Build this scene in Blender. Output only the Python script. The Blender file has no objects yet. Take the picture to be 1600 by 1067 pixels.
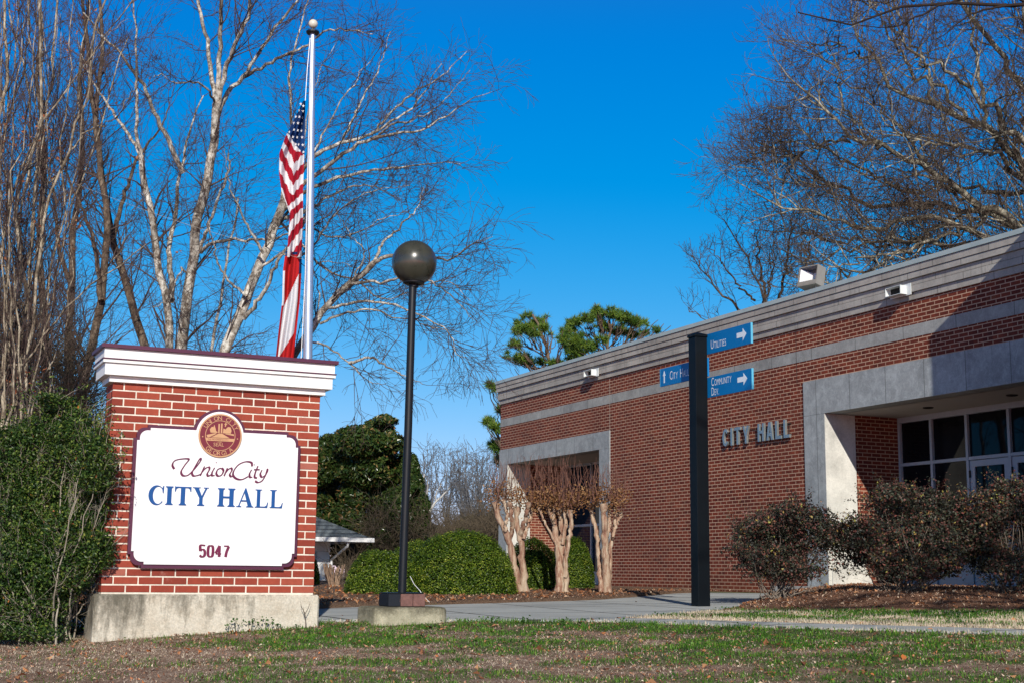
import bpy, math, random
import numpy as np
from mathutils import Vector, Matrix, noise as mnoise

# ------------------------------------------------------------------ camera, sky, sun, exposure
scene = bpy.context.scene
C = scene.collection
FPX, CX, CY = 2160.0, 800.0, 533.5
def _n(v):
    v = np.array(v, float); return v/np.linalg.norm(v)
_up = _n([138.0, 12868.5, FPX])
_y = _n([-1020.0, -350.5, FPX]); _y = _n(_y-_up*np.dot(_y, _up))
_x = np.cross(_y, _up)
if _x[0] < 0: _x = -_x
CAM = np.array([_x, _y, _up])                 # world = CAM @ (right, up, forward)
FWD = CAM[:, 2].copy(); FWD[2] = 0; FWD /= np.linalg.norm(FWD)
RGT = np.array([FWD[1], -FWD[0], 0.0])
def at(px, py, X=None, Y=None, Z=None, U=None):
    d = CAM @ np.array([px-CX, -(py-CY), FPX])
    if X is not None: t = X/d[0]
    elif Y is not None: t = Y/d[1]
    elif Z is not None: t = Z/d[2]
    else: t = U/np.dot(d, FWD)
    return d*t
def uv2xy(u, v): return u*FWD[0]+v*RGT[0], u*FWD[1]+v*RGT[1]
def xy2uv(x, y): return x*FWD[0]+y*FWD[1], x*RGT[0]+y*RGT[1]

cd = bpy.data.cameras.new('camera'); cam = bpy.data.objects.new('camera', cd); C.objects.link(cam)
cd.sensor_width = 36.0; cd.lens = FPX/1600*36.0; cd.clip_start = 0.1; cd.clip_end = 3000
R = Matrix(((CAM[0,0], CAM[0,1], -CAM[0,2]), (CAM[1,0], CAM[1,1], -CAM[1,2]), (CAM[2,0], CAM[2,1], -CAM[2,2])))
cam.matrix_world = R.to_4x4()
scene.camera = cam

SUN = np.array([0.667, 1.78, -1.0]); SUN /= np.linalg.norm(SUN)      # direction the light travels
elev = math.asin(-SUN[2]); 
w = bpy.data.worlds.new('World'); scene.world = w; w.use_nodes = True
nt = w.node_tree; nt.nodes.clear()
sky = nt.nodes.new('ShaderNodeTexSky'); sky.sky_type = 'NISHITA'; sky.sun_disc = False
sky.sun_elevation = elev; sky.sun_rotation = math.atan2(-SUN[0], -SUN[1])
sky.altitude = 300; sky.air_density = 0.85; sky.dust_density = 0.0; sky.ozone_density = 4.0
# look a little higher into the sky than the true horizon (a clear, dry winter sky) and deepen its blue
tc = nt.nodes.new('ShaderNodeTexCoord'); mp = nt.nodes.new('ShaderNodeMapping'); mp.inputs['Scale'].default_value = (1, 1, 0.9); mp.inputs['Location'].default_value = (0, 0, 0.055)
nrm = nt.nodes.new('ShaderNodeVectorMath'); nrm.operation = 'NORMALIZE'
nt.links.new(tc.outputs['Generated'], mp.inputs[0]); nt.links.new(mp.outputs[0], nrm.inputs[0]); nt.links.new(nrm.outputs[0], sky.inputs[0])
sp = nt.nodes.new('ShaderNodeSeparateColor'); cb = nt.nodes.new('ShaderNodeCombineColor'); nt.links.new(sky.outputs[0], sp.inputs[0])
for i, (mul, add) in enumerate(((1.25, -1.84), (0.91, -0.25), (0.5, 3.4))):
    m_ = nt.nodes.new('ShaderNodeMath'); m_.operation = 'MULTIPLY_ADD'; m_.inputs[1].default_value = mul; m_.inputs[2].default_value = add
    x_ = nt.nodes.new('ShaderNodeMath'); x_.operation = 'MAXIMUM'; x_.inputs[1].default_value = 0.0
    nt.links.new(sp.outputs[i], m_.inputs[0]); nt.links.new(m_.outputs[0], x_.inputs[0]); last = x_.outputs[0]
    if i == 0:       # red eases in from nothing instead of starting with a kink
        pw = nt.nodes.new('ShaderNodeMath'); pw.operation = 'POWER'; pw.inputs[1].default_value = 1.5; sc_ = nt.nodes.new('ShaderNodeMath'); sc_.operation = 'MULTIPLY'; sc_.inputs[1].default_value = 0.76
        nt.links.new(last, pw.inputs[0]); nt.links.new(pw.outputs[0], sc_.inputs[0]); last = sc_.outputs[0]
    nt.links.new(last, cb.inputs[i])
bg = nt.nodes.new('ShaderNodeBackground'); bg.inputs['Strength'].default_value = 0.13
wo = nt.nodes.new('ShaderNodeOutputWorld')
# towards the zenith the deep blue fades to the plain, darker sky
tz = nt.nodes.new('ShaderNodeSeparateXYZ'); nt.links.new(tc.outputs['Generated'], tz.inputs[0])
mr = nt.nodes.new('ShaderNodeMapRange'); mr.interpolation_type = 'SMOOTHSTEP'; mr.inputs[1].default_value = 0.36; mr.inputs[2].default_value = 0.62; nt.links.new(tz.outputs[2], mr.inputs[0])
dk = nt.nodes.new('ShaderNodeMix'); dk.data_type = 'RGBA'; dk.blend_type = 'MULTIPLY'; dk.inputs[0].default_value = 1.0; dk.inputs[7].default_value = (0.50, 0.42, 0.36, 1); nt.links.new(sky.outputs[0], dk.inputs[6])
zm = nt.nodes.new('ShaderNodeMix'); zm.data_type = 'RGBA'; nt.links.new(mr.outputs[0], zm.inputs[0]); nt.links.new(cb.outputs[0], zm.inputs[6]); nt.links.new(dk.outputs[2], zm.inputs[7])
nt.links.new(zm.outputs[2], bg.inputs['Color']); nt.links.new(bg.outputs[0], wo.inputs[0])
ld = bpy.data.lights.new('sun', 'SUN'); ld.energy = 4.9; ld.angle = math.radians(0.53); ld.color = (1.0, 0.94, 0.84)
so = bpy.data.objects.new('sun', ld); C.objects.link(so)
so.rotation_euler = Vector(SUN).to_track_quat('-Z', 'Y').to_euler()
vs = scene.view_settings; vs.view_transform = 'Standard'; vs.look = 'None'; vs.exposure = 0.0; vs.gamma = 1.0
scene.display_settings.display_device = 'sRGB'

# ------------------------------------------------------------------ helpers
RNG = np.random.default_rng(7)
random.seed(7)
class NB:
    """tiny node builder"""
    def __init__(s, name, rough=0.8, spec=0.3):
        s.m = bpy.data.materials.new(name); s.m.use_nodes = True; s.t = s.m.node_tree
        s.b = s.t.nodes['Principled BSDF']; s.b.inputs['Roughness'].default_value = rough
        s.b.inputs['Specular IOR Level'].default_value = spec
        s._co = None
    def N(s, typ, **k):
        n = s.t.nodes.new(typ)
        for a, v in k.items(): setattr(n, a, v)
        return n
    def L(s, a, b): s.t.links.new(a, b)
    def co(s):
        if s._co is None: s._co = s.N('ShaderNodeTexCoord').outputs['Object']
        return s._co
    def map(s, scale=(1,1,1), rot=(0,0,0), loc=(0,0,0), vec=None):
        m = s.N('ShaderNodeMapping'); m.inputs['Scale'].default_value = scale; m.inputs['Rotation'].default_value = rot; m.inputs['Location'].default_value = loc
        s.L(vec or s.co(), m.inputs[0]); return m.outputs[0]
    def noise(s, scale=5, detail=4, rough=0.6, vec=None, dist=0.0):
        n = s.N('ShaderNodeTexNoise'); n.inputs['Scale'].default_value = scale; n.inputs['Detail'].default_value = detail
        n.inputs['Roughness'].default_value = rough; n.inputs['Distortion'].default_value = dist
        s.L(vec or s.co(), n.inputs['Vector']); return n.outputs['Fac']
    def ramp(s, fac, stops, interp='LINEAR'):
        r = s.N('ShaderNodeValToRGB'); cr = r.color_ramp; cr.interpolation = interp
        while len(cr.elements) < len(stops): cr.elements.new(0.5)
        for e, (p, c) in zip(cr.elements, stops):
            e.position = p; e.color = tuple(c)+(1,) if len(c) == 3 else c
        s.L(fac, r.inputs[0]); return r.outputs[0]
    def mix(s, fac, a, b, mode='MIX'):
        m = s.N('ShaderNodeMix', data_type='RGBA', blend_type=mode)
        for i, v in ((0, fac), (6, a), (7, b)):
            if isinstance(v, (int, float)): m.inputs[i].default_value = v
            elif isinstance(v, tuple): m.inputs[i].default_value = v+(1,) if len(v) == 3 else v
            else: s.L(v, m.inputs[i])
        return m.outputs[2]
    def math(s, op, a, b=0.5, c=None):
        m = s.N('ShaderNodeMath', operation=op)
        for i, v in enumerate((a, b, c)):
            if v is None: continue
            if isinstance(v, (int, float)): m.inputs[i].default_value = v
            else: s.L(v, m.inputs[i])
        return m.outputs[0]
    def sep(s, vec=None):
        n = s.N('ShaderNodeSeparateXYZ'); s.L(vec or s.co(), n.inputs[0]); return n.outputs
    def attr(s, name):
        n = s.N('ShaderNodeAttribute'); n.attribute_name = name; return n.outputs['Fac']
    def color(s, c):
        if isinstance(c, tuple): s.b.inputs['Base Color'].default_value = c+(1,)
        else: s.L(c, s.b.inputs['Base Color'])
        return s
    def bump(s, h, strength=0.3, dist=0.01):
        n = s.N('ShaderNodeBump'); n.inputs['Strength'].default_value = strength; n.inputs['Distance'].default_value = dist
        s.L(h, n.inputs['Height']); s.L(n.outputs[0], s.b.inputs['Normal']); return s
    def rough(s, r):
        s.L(r, s.b.inputs['Roughness']); return s
    def metal(s, v=1.0): s.b.inputs['Metallic'].default_value = v; return s

def np_mesh(name, V, F, mats, fmat=None, attrs=None, smooth=False):
    """V (n,3), F list of arrays (m,k) of one size or list of lists"""
    me = bpy.data.meshes.new(name)
    V = np.asarray(V, np.float32)
    if isinstance(F, np.ndarray): F = [F]
    if len(F) and isinstance(F[0], np.ndarray):
        tot = np.concatenate([np.full(len(f), f.shape[1], np.int32) for f in F])
        idx = np.concatenate([f.ravel() for f in F]).astype(np.int32)
    else:
        tot = np.array([len(f) for f in F], np.int32); idx = np.array([i for f in F for i in f], np.int32)
    me.vertices.add(len(V)); me.vertices.foreach_set('co', V.ravel())
    me.loops.add(len(idx)); me.loops.foreach_set('vertex_index', idx)
    me.polygons.add(len(tot))
    st = np.concatenate([[0], np.cumsum(tot)[:-1]]).astype(np.int32)
    me.polygons.foreach_set('loop_start', st); me.polygons.foreach_set('loop_total', tot)
    if fmat is not None: me.polygons.foreach_set('material_index', np.asarray(fmat, np.int32))
    me.polygons.foreach_set('use_smooth', np.full(len(tot), bool(smooth)))
    if attrs:
        for k, (dom, a) in attrs.items():
            at_ = me.attributes.new(k, 'FLOAT', dom); at_.data.foreach_set('value', np.asarray(a, np.float32))
    me.update(calc_edges=True); me.validate()
    for m in (mats if isinstance(mats, (list, tuple)) else [mats]): me.materials.append(m)
    return me
def link(name, me, parent=None, loc=None):
    o = bpy.data.objects.new(name, me); C.objects.link(o)
    if parent: o.parent = parent
    if loc is not None: o.location = loc
    return o
def tag(o, label=None, cat=None, group=None, kind=None):
    if label: o['label'] = label
    if cat: o['category'] = cat
    if group: o['group'] = group
    if kind: o['kind'] = kind
    return o
def thing(name, loc, label, cat, group=None):
    o = bpy.data.objects.new(name, None); C.objects.link(o); o.location = loc; o.empty_display_size = 0.2
    return tag(o, label, cat, group)

class MB:
    def __init__(s): s.V = []; s.F = []; s.M = []; s.A = []; s.mi = 0; s.av = 0.0
    def add(s, vs, fs):
        b = len(s.V); s.V += [tuple(map(float, v)) for v in vs]; s.F += [[i+b for i in f] for f in fs]; s.M += [s.mi]*len(fs); s.A += [s.av]*len(fs); return s
    def box(s, x0, x1, y0, y1, z0, z1, bev=0.0):
        if bev <= 0:
            vs = [(x, y, z) for z in (z0, z1) for y in (y0, y1) for x in (x0, x1)]
            return s.add(vs, [(0,2,3,1), (4,5,7,6), (0,1,5,4), (2,6,7,3), (0,4,6,2), (1,3,7,5)])
        b = bev
        # chamfered box through 24 verts
        vs = []; idx = {}
        for sx, X in ((0, x0), (1, x1)):
            for sy, Y in ((0, y0), (1, y1)):
                for sz, Z in ((0, z0), (1, z1)):
                    ix = X+(b if sx == 0 else -b); iy = Y+(b if sy == 0 else -b); iz = Z+(b if sz == 0 else -b)
                    for ax, p in enumerate(((X, iy, iz), (ix, Y, iz), (ix, iy, Z))):
                        idx[(sx, sy, sz, ax)] = len(vs); vs.append(p)
        f = []
        I = lambda a, b_, c, ax: idx[(a, b_, c, ax)]
        for sx in (0, 1): f.append([I(sx,0,0,0), I(sx,1,0,0), I(sx,1,1,0), I(sx,0,1,0)])
        for sy in (0, 1): f.append([I(0,sy,0,1), I(1,sy,0,1), I(1,sy,1,1), I(0,sy,1,1)])
        for sz in (0, 1): f.append([I(0,0,sz,2), I(1,0,sz,2), I(1,1,sz,2), I(0,1,sz,2)])
        for sx in (0, 1):
            for sy in (0, 1):
                f.append([I(sx,sy,0,0), I(sx,sy,1,0), I(sx,sy,1,1), I(sx,sy,0,1)])
                for sz in (0, 1): f.append([I(sx,sy,sz,0), I(sx,sy,sz,1), I(sx,sy,sz,2)])
            for sz in (0, 1): f.append([I(sx,0,sz,0), I(sx,1,sz,0), I(sx,1,sz,2), I(sx,0,sz,2)])
        for sy in (0, 1):
            for sz in (0, 1): f.append([I(0,sy,sz,1), I(1,sy,sz,1), I(1,sy,sz,2), I(0,sy,sz,2)])
        return s.add(vs, f)
    def prism(s, pts, axis, a0, a1):
        """2-D outline extruded along axis ('x','y','z') from a0 to a1; pts in the other two axes in order"""
        n = len(pts)
        def mk(p, a):
            return (a, p[0], p[1]) if axis == 'x' else (p[0], a, p[1]) if axis == 'y' else (p[0], p[1], a)
        vs = [mk(p, a0) for p in pts]+[mk(p, a1) for p in pts]
        return s.add(vs, [list(range(n)), list(range(2*n-1, n-1, -1))]+[[i, (i+1) % n, (i+1) % n+n, i+n] for i in range(n)])
    def tube(s, pts, rad, n=8, cap=True, squash=None):
        pts = [Vector(p) for p in pts]; k = len(pts)
        if not hasattr(rad, '__len__'): rad = [rad]*k
        ref = None; vs = []
        for i, p in enumerate(pts):
            t = (pts[min(i+1, k-1)]-pts[max(i-1, 0)]).normalized()
            if ref is None:
                ref = Vector((1, 0, 0)) if abs(t.x) < 0.8 else Vector((0, 1, 0))
            a = (ref-t*ref.dot(t)).normalized(); ref = a; b = t.cross(a)
            for j in range(n):
                th = 2*math.pi*j/n; vs.append(p+(a*math.cos(th)+b*math.sin(th))*rad[i])
        fs = [[i*n+j, i*n+(j+1) % n, (i+1)*n+(j+1) % n, (i+1)*n+j] for i in range(k-1) for j in range(n)]
        if cap: fs += [list(range(n-1, -1, -1)), [(k-1)*n+j for j in range(n)]]
        return s.add(vs, fs)
    def lathe(s, prof, c, n=32):
        vs = []; 
        for r, z in prof:
            for j in range(n):
                th = 2*math.pi*j/n; vs.append((c[0]+r*math.cos(th), c[1]+r*math.sin(th), c[2]+z))
        k = len(prof)
        fs = [[i*n+j, i*n+(j+1) % n, (i+1)*n+(j+1) % n, (i+1)*n+j] for i in range(k-1) for j in range(n)]
        fs += [list(range(n-1, -1, -1)), [(k-1)*n+j for j in range(n)]]
        return s.add(vs, fs)
    def build(s, name, mats, parent=None, smooth=False, attr=None):
        V = np.array(s.V, np.float32)
        if parent is not None:
            V = V-np.array(world_loc(parent), np.float32)
        me = np_mesh(name, V, s.F, mats, s.M, {attr: ('FACE', s.A)} if attr else None, smooth)
        return link(name, me, parent)
def world_loc(o):
    l = Vector(o.location)
    while o.parent: o = o.parent; l += Vector(o.location)
    return l
def shade_auto(o, ang=35):
    """smooth shading with sharp edges kept, by marking sharp edges"""
    import bmesh
    bm = bmesh.new(); bm.from_mesh(o.data)
    for f in bm.faces: f.smooth = True
    for e in bm.edges:
        e.smooth = not (len(e.link_faces) == 2 and e.calc_face_angle(0) > math.radians(ang))
    bmesh.ops.recalc_face_normals(bm, faces=bm.faces)
    bm.to_mesh(o.data); bm.free(); return o

# ------------------------------------------------------------------ ground levels (camera height is z = 0)
def crest(v): return np.minimum(12.75, 13.3-0.62*v)
def gz(x, y):
    u, v = xy2uv(np.asarray(x, float), np.asarray(y, float))
    uc = crest(v)
    d = uc-u
    front = -0.425-0.072*np.clip(d, 0, 12)
    back = -0.425+0.012*np.clip(-d, 0, 11)
    k = 0.5*(1+np.tanh(d/0.35))
    z = front*k+back*(1-k)
    z = z-0.040*np.clip(-1.2-v, 0, 3.5)*np.clip((16-u)/3, 0, 1)
    z = z+0.012*np.sin(x*1.7+y*0.6)*np.cos(y*1.3)*np.clip(d+0.6, 0, 1)
    return z
def bed_edge(v):      # the far side of the paving, where the mulch bed with the hedges begins
    return np.interp(v, [-12, -2.6, -0.85, 1.26, 2.9, 3.3], [13.4, 14.6, 16.6, 19.2, 23.2, 24.2])
def pave_right(u):    # the right edge of the paving
    return np.interp(u, [12, 12.9, 15, 16, 22, 25], [0.1, 0.75, 1.95, 2.55, 4.1, 4.8])
def mound(x, y):      # raised mulch bed in front of the entrance
    u, v = xy2uv(x, y)
    d = v-pave_right(u)
    return 0.16*np.clip(d/1.3, 0, 1)**0.8*np.clip((u-15.6)/1.7, 0, 1)
# ------------------------------------------------------------------ materials
def simple(name, c, rough=0.7, var=0.12, scale=12, spec=0.3, metal=0.0, bump=0.0):
    b = NB(name, rough, spec); n = b.noise(scale, 5, 0.65)
    lo = tuple(x*(1-var) for x in c); hi = tuple(min(1, x*(1+var)) for x in c)
    b.color(b.ramp(n, [(0.3, lo), (0.7, hi)])); b.metal(metal)
    if bump: b.bump(b.noise(scale*6, 4), bump, 0.004)
    return b.m
def facade_brick():
    b = NB('facade_brick', 0.82, 0.25)
    x = b.sep()
    # the long walls run along Y or along X: add the two so that both get courses
    comb = b.N('ShaderNodeCombineXYZ'); b.L(b.math('ADD', x[0], x[1]), comb.inputs[0]); b.L(b.math('ADD', x[2], 0.012), comb.inputs[1])
    br = b.N('ShaderNodeTexBrick'); b.L(comb.outputs[0], br.inputs['Vector'])
    br.offset = 0.5; br.inputs['Scale'].default_value = 1.0
    br.inputs['Brick Width'].default_value = 0.203; br.inputs['Row Height'].default_value = 0.0677
    br.inputs['Mortar Size'].default_value = 0.0078; br.inputs['Mortar Smooth'].default_value = 0.15; br.inputs['Bias'].default_value = -0.1
    br.inputs['Color1'].default_value = (0.140, 0.026, 0.014, 1); br.inputs['Color2'].default_value = (0.225, 0.047, 0.023, 1)
    br.inputs['Mortar'].default_value = (0.62, 0.42, 0.29, 1)
    big = b.noise(0.55, 5, 0.7)
    # single bricks that came darker, browner or redder out of the kiln
    sc_ = b.N('ShaderNodeVectorMath', operation='MULTIPLY'); sc_.inputs[1].default_value = (1/0.203, 1/0.0677, 0); b.L(comb.outputs[0], sc_.inputs[0])
    se = b.sep(sc_.outputs[0]); row = b.math('FLOOR', se[1]); colu = b.math('FLOOR', b.math('ADD', se[0], b.math('MULTIPLY', b.math('FLOORED_MODULO', row, 2.0), 0.5)))
    cc = b.N('ShaderNodeCombineXYZ'); b.L(row, cc.inputs[0]); b.L(colu, cc.inputs[1]); wn = b.N('ShaderNodeTexWhiteNoise', noise_dimensions='2D'); b.L(cc.outputs[0], wn.inputs['Vector'])
    var = b.ramp(wn.outputs[0], [(0.0, (0.62, 0.62, 0.72)), (0.2, (0.9, 0.9, 0.9)), (0.7, (1.08, 1.05, 1.0)), (0.93, (1.28, 1.25, 1.1)), (1.0, (1.15, 1.9, 1.9))])
    bc = b.mix(0.85, br.outputs[0], var, 'MULTIPLY'); bc = b.mix(br.outputs[1], bc, br.outputs[0])
    c = b.mix(b.math('MULTIPLY', b.ramp(big, [(0.38, (0,0,0)), (0.7, (1,1,1))]), 0.38), bc, (0.10, 0.035, 0.025), 'MIX')
    fine = b.noise(30, 5, 0.7); c = b.mix(0.55, c, b.ramp(fine, [(0.25, (0.55, 0.5, 0.5)), (0.75, (1.25, 1.2, 1.2))]), 'MULTIPLY')
    # orange damp stain low on the wall
    low = b.math('SUBTRACT', 1.0, b.math('MULTIPLY', b.math('ADD', x[2], 0.30), 1.6)); low = b.math('MULTIPLY', low, b.noise(1.4, 4, 0.6)); 
    lc = b.N('ShaderNodeClamp'); b.L(low, lc.inputs[0])
    c = b.mix(b.math('MULTIPLY', lc.outputs[0], 0.65), c, (0.25, 0.085, 0.025), 'MIX')
    b.color(c); b.bump(b.math('SUBTRACT', b.math('MULTIPLY', fine, 0.3), br.outputs[1]), 0.6, 0.006)
    return b.m
def stone(name, base, joint=None, off=0.0, stain=0.35, axis=1, mottle=0.0):
    b = NB(name, 0.85, 0.25); x = b.sep()
    n1 = b.noise(1.7, 6, 0.7); n2 = b.noise(38, 5, 0.8)
    lo = tuple(v*0.72 for v in base); hi = tuple(min(1, v*1.12) for v in base)
    c = b.ramp(n1, [(0.3, lo), (0.62, hi)])
    c = b.mix(0.6, c, b.ramp(n2, [(0.3, (0.72, 0.72, 0.72)), (0.7, (1.2, 1.2, 1.2))]), 'MULTIPLY')
    # rain streaks running down
    st = b.noise(1.0, 5, 0.7, b.map((9, 9, 0.7)))
    c = b.mix(b.math('MULTIPLY', b.ramp(st, [(0.55, (0,0,0)), (0.72, (1,1,1))]), stain), c, tuple(v*0.38 for v in base))
    if mottle:
        mt = b.noise(6.5, 8, 0.85, dist=0.4); c = b.mix(b.ramp(mt, [(0.50, (0,0,0)), (0.66, (mottle,)*3)]), c, tuple(min(1, v*1.75) for v in base)); c = b.mix(b.ramp(mt, [(0.34, (mottle,)*3), (0.46, (0,0,0))]), c, tuple(v*0.55 for v in base))
    if joint:
        m = b.math('PINGPONG', b.math('ADD', x[axis], off), joint/2)
        j = b.math('LESS_THAN', m, 0.006)
        c = b.mix(j, c, tuple(v*0.35 for v in base))
        blk = b.math('FLOOR', b.math('DIVIDE', b.math('ADD', x[axis], off), joint))
        wn = b.N('ShaderNodeTexWhiteNoise', noise_dimensions='1D'); b.L(blk, wn.inputs['W'])
        c = b.mix(0.5, c, b.ramp(wn.outputs[0], [(0, (0.82, 0.82, 0.84)), (1, (1.15, 1.13, 1.1))]), 'MULTIPLY')
    b.color(c); b.bump(n2, 0.25, 0.004); return b.m
def concrete(name, base, dirt=(0.08, 0.07, 0.05), ds=(2.2, 2.2, 1.0), amt=0.7, lo=0.45, hi=0.72):
    b = NB(name, 0.9, 0.2)
    n1 = b.noise(1.0, 8, 0.72, b.map(ds)); n2 = b.noise(55, 4, 0.8); n3 = b.noise(7, 6, 0.7)
    c = b.ramp(n3, [(0.3, tuple(v*0.8 for v in base)), (0.7, tuple(v*1.15 for v in base))])
    c = b.mix(b.math('MULTIPLY', b.ramp(n1, [(lo, (0,0,0)), (hi, (1,1,1))]), amt), c, dirt)
    c = b.mix(0.6, c, b.ramp(n2, [(0.3, (0.7,0.7,0.7)), (0.7, (1.2,1.2,1.2))]), 'MULTIPLY')
    b.color(c); b.bump(b.math('ADD', n2, n3), 0.5, 0.006); return b.m
def glass_dark(name='window_glass', c=(0.004, 0.005, 0.007)):
    b = NB(name, 0.02, 0.14); n = b.noise(2.0, 2); b.color(b.ramp(n, [(0.3, c), (0.7, tuple(v*1.6 for v in c))])); b.b.inputs['IOR'].default_value = 1.5; b.bump(b.noise(0.9, 2), 0.03, 0.02); return b.m

M_FB = facade_brick()
M_STN = stone('precast_band', (0.34, 0.345, 0.33), 1.22, 0.35, 0.25, 1, 0.35)
M_COR = stone('precast_cornice', (0.40, 0.375, 0.335), 1.22, 0.0, 0.55)
M_COR2 = stone('precast_cornice_offset', (0.42, 0.40, 0.36), 1.22, 0.61, 0.5)
M_COP = simple('coping_metal', (0.40, 0.47, 0.46), 0.45, 0.1, 3, 0.5)
M_SUR = stone('precast_surround', (0.34, 0.365, 0.37), 0.93, 0.41, 0.25, 1, 0.5)
M_SURI = stone('precast_inner', (0.62, 0.61, 0.56), None, 0, 0.15)
M_SOF = simple('soffit', (0.45, 0.43, 0.40), 0.9, 0.06, 2)
M_ALU = simple('aluminium_frame', (0.36, 0.40, 0.46), 0.4, 0.06, 9, 0.5)
M_GLS = glass_dark()
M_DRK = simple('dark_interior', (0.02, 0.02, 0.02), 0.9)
M_SLAB = concrete('entry_slab', (0.42, 0.41, 0.38), amt=0.3)
M_ROOF = simple('roof_gravel', (0.3, 0.3, 0.28), 0.95)
M_WHT = simple('white_paint', (0.80, 0.80, 0.80), 0.45, 0.03, 4, 0.4)
M_SCW = simple('scupper_metal', (0.66, 0.70, 0.70), 0.45, 0.05, 6, 0.5)
M_STL = simple('brushed_letter_metal', (0.34, 0.38, 0.38), 0.35, 0.12, 8, 0.5, 0.6)
M_JD = simple('dark_joint_sealant', (0.045, 0.035, 0.03), 0.9)
M_JL = simple('pale_joint_sealant', (0.42, 0.36, 0.30), 0.9)

# ------------------------------------------------------------------ the city hall
XF, XG = 15.218, 16.868
YR, YL = 6.0, 33.455              # right end (outside the picture) and left corner
ZB = -0.75
hall = thing('city_hall', (XF, 24.0, -0.3), 'long single storey red brick city hall with stepped grey stone cornice', 'building')
EY0, EY1, EZ = 13.9, 19.65, 2.851     # entrance opening
WY0, WY1, WZ = 27.93, 32.95, 2.84     # corner window opening
EO, WO = 20.24, 27.44
b = MB()
b.box(XF, XF+0.35, EO, WO, ZB, 4.46)                        # plain wall between the two openings
b.box(XF, XF+0.35, YR, EO, 3.469, 4.46); b.box(XF, XF+0.35, WO, YL-0.35, 3.24, 4.46)
b.box(XF+0.0, XF+24, YL-0.35, YL, 3.24, 4.46); b.box(XF+2.6, XF+24, YL-0.35, YL, ZB, 3.24)
b.box(XF+0.66, XG+0.1, EY1, EY1+0.3, ZB, 2.95)               # brick reveal of the entrance, facing the camera
b.box(XF, XF+0.35, YR, EY0-0.1, ZB, 3.469)
b.box(XF+0.60, XF+2.6, WY1, WY1+0.15, ZB, 2.95)
b.box(XF+0.4, XF+24, YR, YR+0.3, ZB, 4.46); b.box(XF+23.7, XF+24, YR+0.3, YL-0.35, ZB, 4.46)
b.build('brick_wall', M_FB, hall)
# stone band, surrounds
b = MB(); b.box(XF-0.006, XF+0.02, YR, YL+0.006, 3.852, 4.055); b.box(XF+0.02, XF+12, YL-0.05, YL+0.006, 3.852, 4.055)
b.build('stone_band', M_STN, hall)
def surround(y0, y1, oy0, oy1, z, oz, zb0, name):
    b = MB()
    b.box(XF-0.022, XF+0.34, y0-0.001, y1+0.001, z, oz)                      # lintel
    if oy1 > y1: b.box(XF-0.022, XF+0.64, y1, oy1, zb0, z-0.004); b.box(XF-0.022, XF+0.34, y1, oy1, z, oz)
    if oy0 < y0: b.box(XF-0.022, XF+0.64, oy0, y0, zb0, z-0.004); b.box(XF-0.022, XF+0.34, oy0, y0, z, oz)
    return b.build(name, M_SUR, hall)
surround(EY0, EY1, EY0, EO, EZ, 3.469, ZB, 'entrance_surround')
surround(WY0, WY1, WO, YL+0.01, WZ, 3.24, ZB, 'window_surround')
# splayed foot and bright inner faces of the pier (smooth cast stone)
b = MB(); b.box(XF-0.018, XF+0.645, EY1-0.004, EY1+0.01, ZB, EZ-0.006)
b.prism([(XF+0.05, -0.15), (XF+0.95, -0.15), (XF+0.86, 0.0), (XF+0.77, 0.16), (XF+0.70, 0.34), (XF+0.62, 0.5), (XF+0.05, 0.5)], 'y', EY1-0.03, EY1-0.005)
b.build('pier_face', M_SURI, hall)
b = MB(); b.box(XF-0.018, XF+0.645, WY1-0.004, WY1+0.01, ZB, WZ-0.006); b.build('pier_face', M_SURI, hall)
b = MB(); b.box(XF+0.30, XG+0.4, EY0, EY1+0.05, EZ-0.0, EZ+0.1); b.build('soffit', M_SOF, hall)
b = MB(); b.box(XF+0.30, XF+3.0, WY0, WY1+0.05, WZ, WZ+0.1); b.build('soffit', M_SOF, hall)
for y in (18.1, 16.2):
    b = MB(); b.lathe([(0.09, 0), (0.09, -0.012), (0.07, -0.02)], (XF+0.95, y, EZ-0.001), 16); b.build('downlight', M_DRK, hall)
# cornice: five courses stepping back towards the wall
lev = [(4.458, 4.572, 0.030, M_COR), (4.578, 4.683, 0.062, M_COR2), (4.689, 4.785, 0.060, M_COR), (4.792, 4.888, 0.098, M_COR2), (4.896, 5.002, 0.112, M_COR)]
def ring(b, z0, z1, p, t=0.5):
    b.box(XF-p, XF+t, YR-p, YL+p, z0, z1); b.box(XF+t, XF+24+p, YL-t, YL+p, z0, z1); b.box(XF+t, XF+24+p, YR-p, YR+t, z0, z1)
for z0, z1, p, m in lev:
    b = MB(); ring(b, z0, z1, p); b.build('cornice', m, hall)
b = MB(); b.box(XF-0.02, XF+0.45, YR, YL+0.02, 4.50, 5.0); b.build('cornice_core', M_JD, hall)
b = MB(); ring(b, 5.008, 5.085, 0.13, 0.42); b.build('coping', M_COP, hall)
b = MB(); b.box(XF+0.3, XF+23.8, YR+0.3, YL-0.3, 4.6, 4.7); b.build('flat_roof', M_ROOF, hall)
# control joints
b = MB(); b.box(XF-0.002, XF+0.01, 20.437, 20.449, 3.47, 3.851); b.box(XF-0.0075, XF+0.01, 20.437, 20.449, 3.853, 4.054); b.box(XF-0.002, XF+0.01, 20.437, 20.449, 4.056, 4.457); b.build('control_joint', M_JD, hall)
b = MB(); b.box(XF-0.002, XF+0.01, 27.463, 27.475, 3.242, 3.851); b.box(XF-0.0075, XF+0.01, 27.463, 27.475, 3.853, 4.054); b.box(XF-0.002, XF+0.01, 27.463, 27.475, 4.056, 4.457); b.build('control_joint', M_JL, hall)
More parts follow.
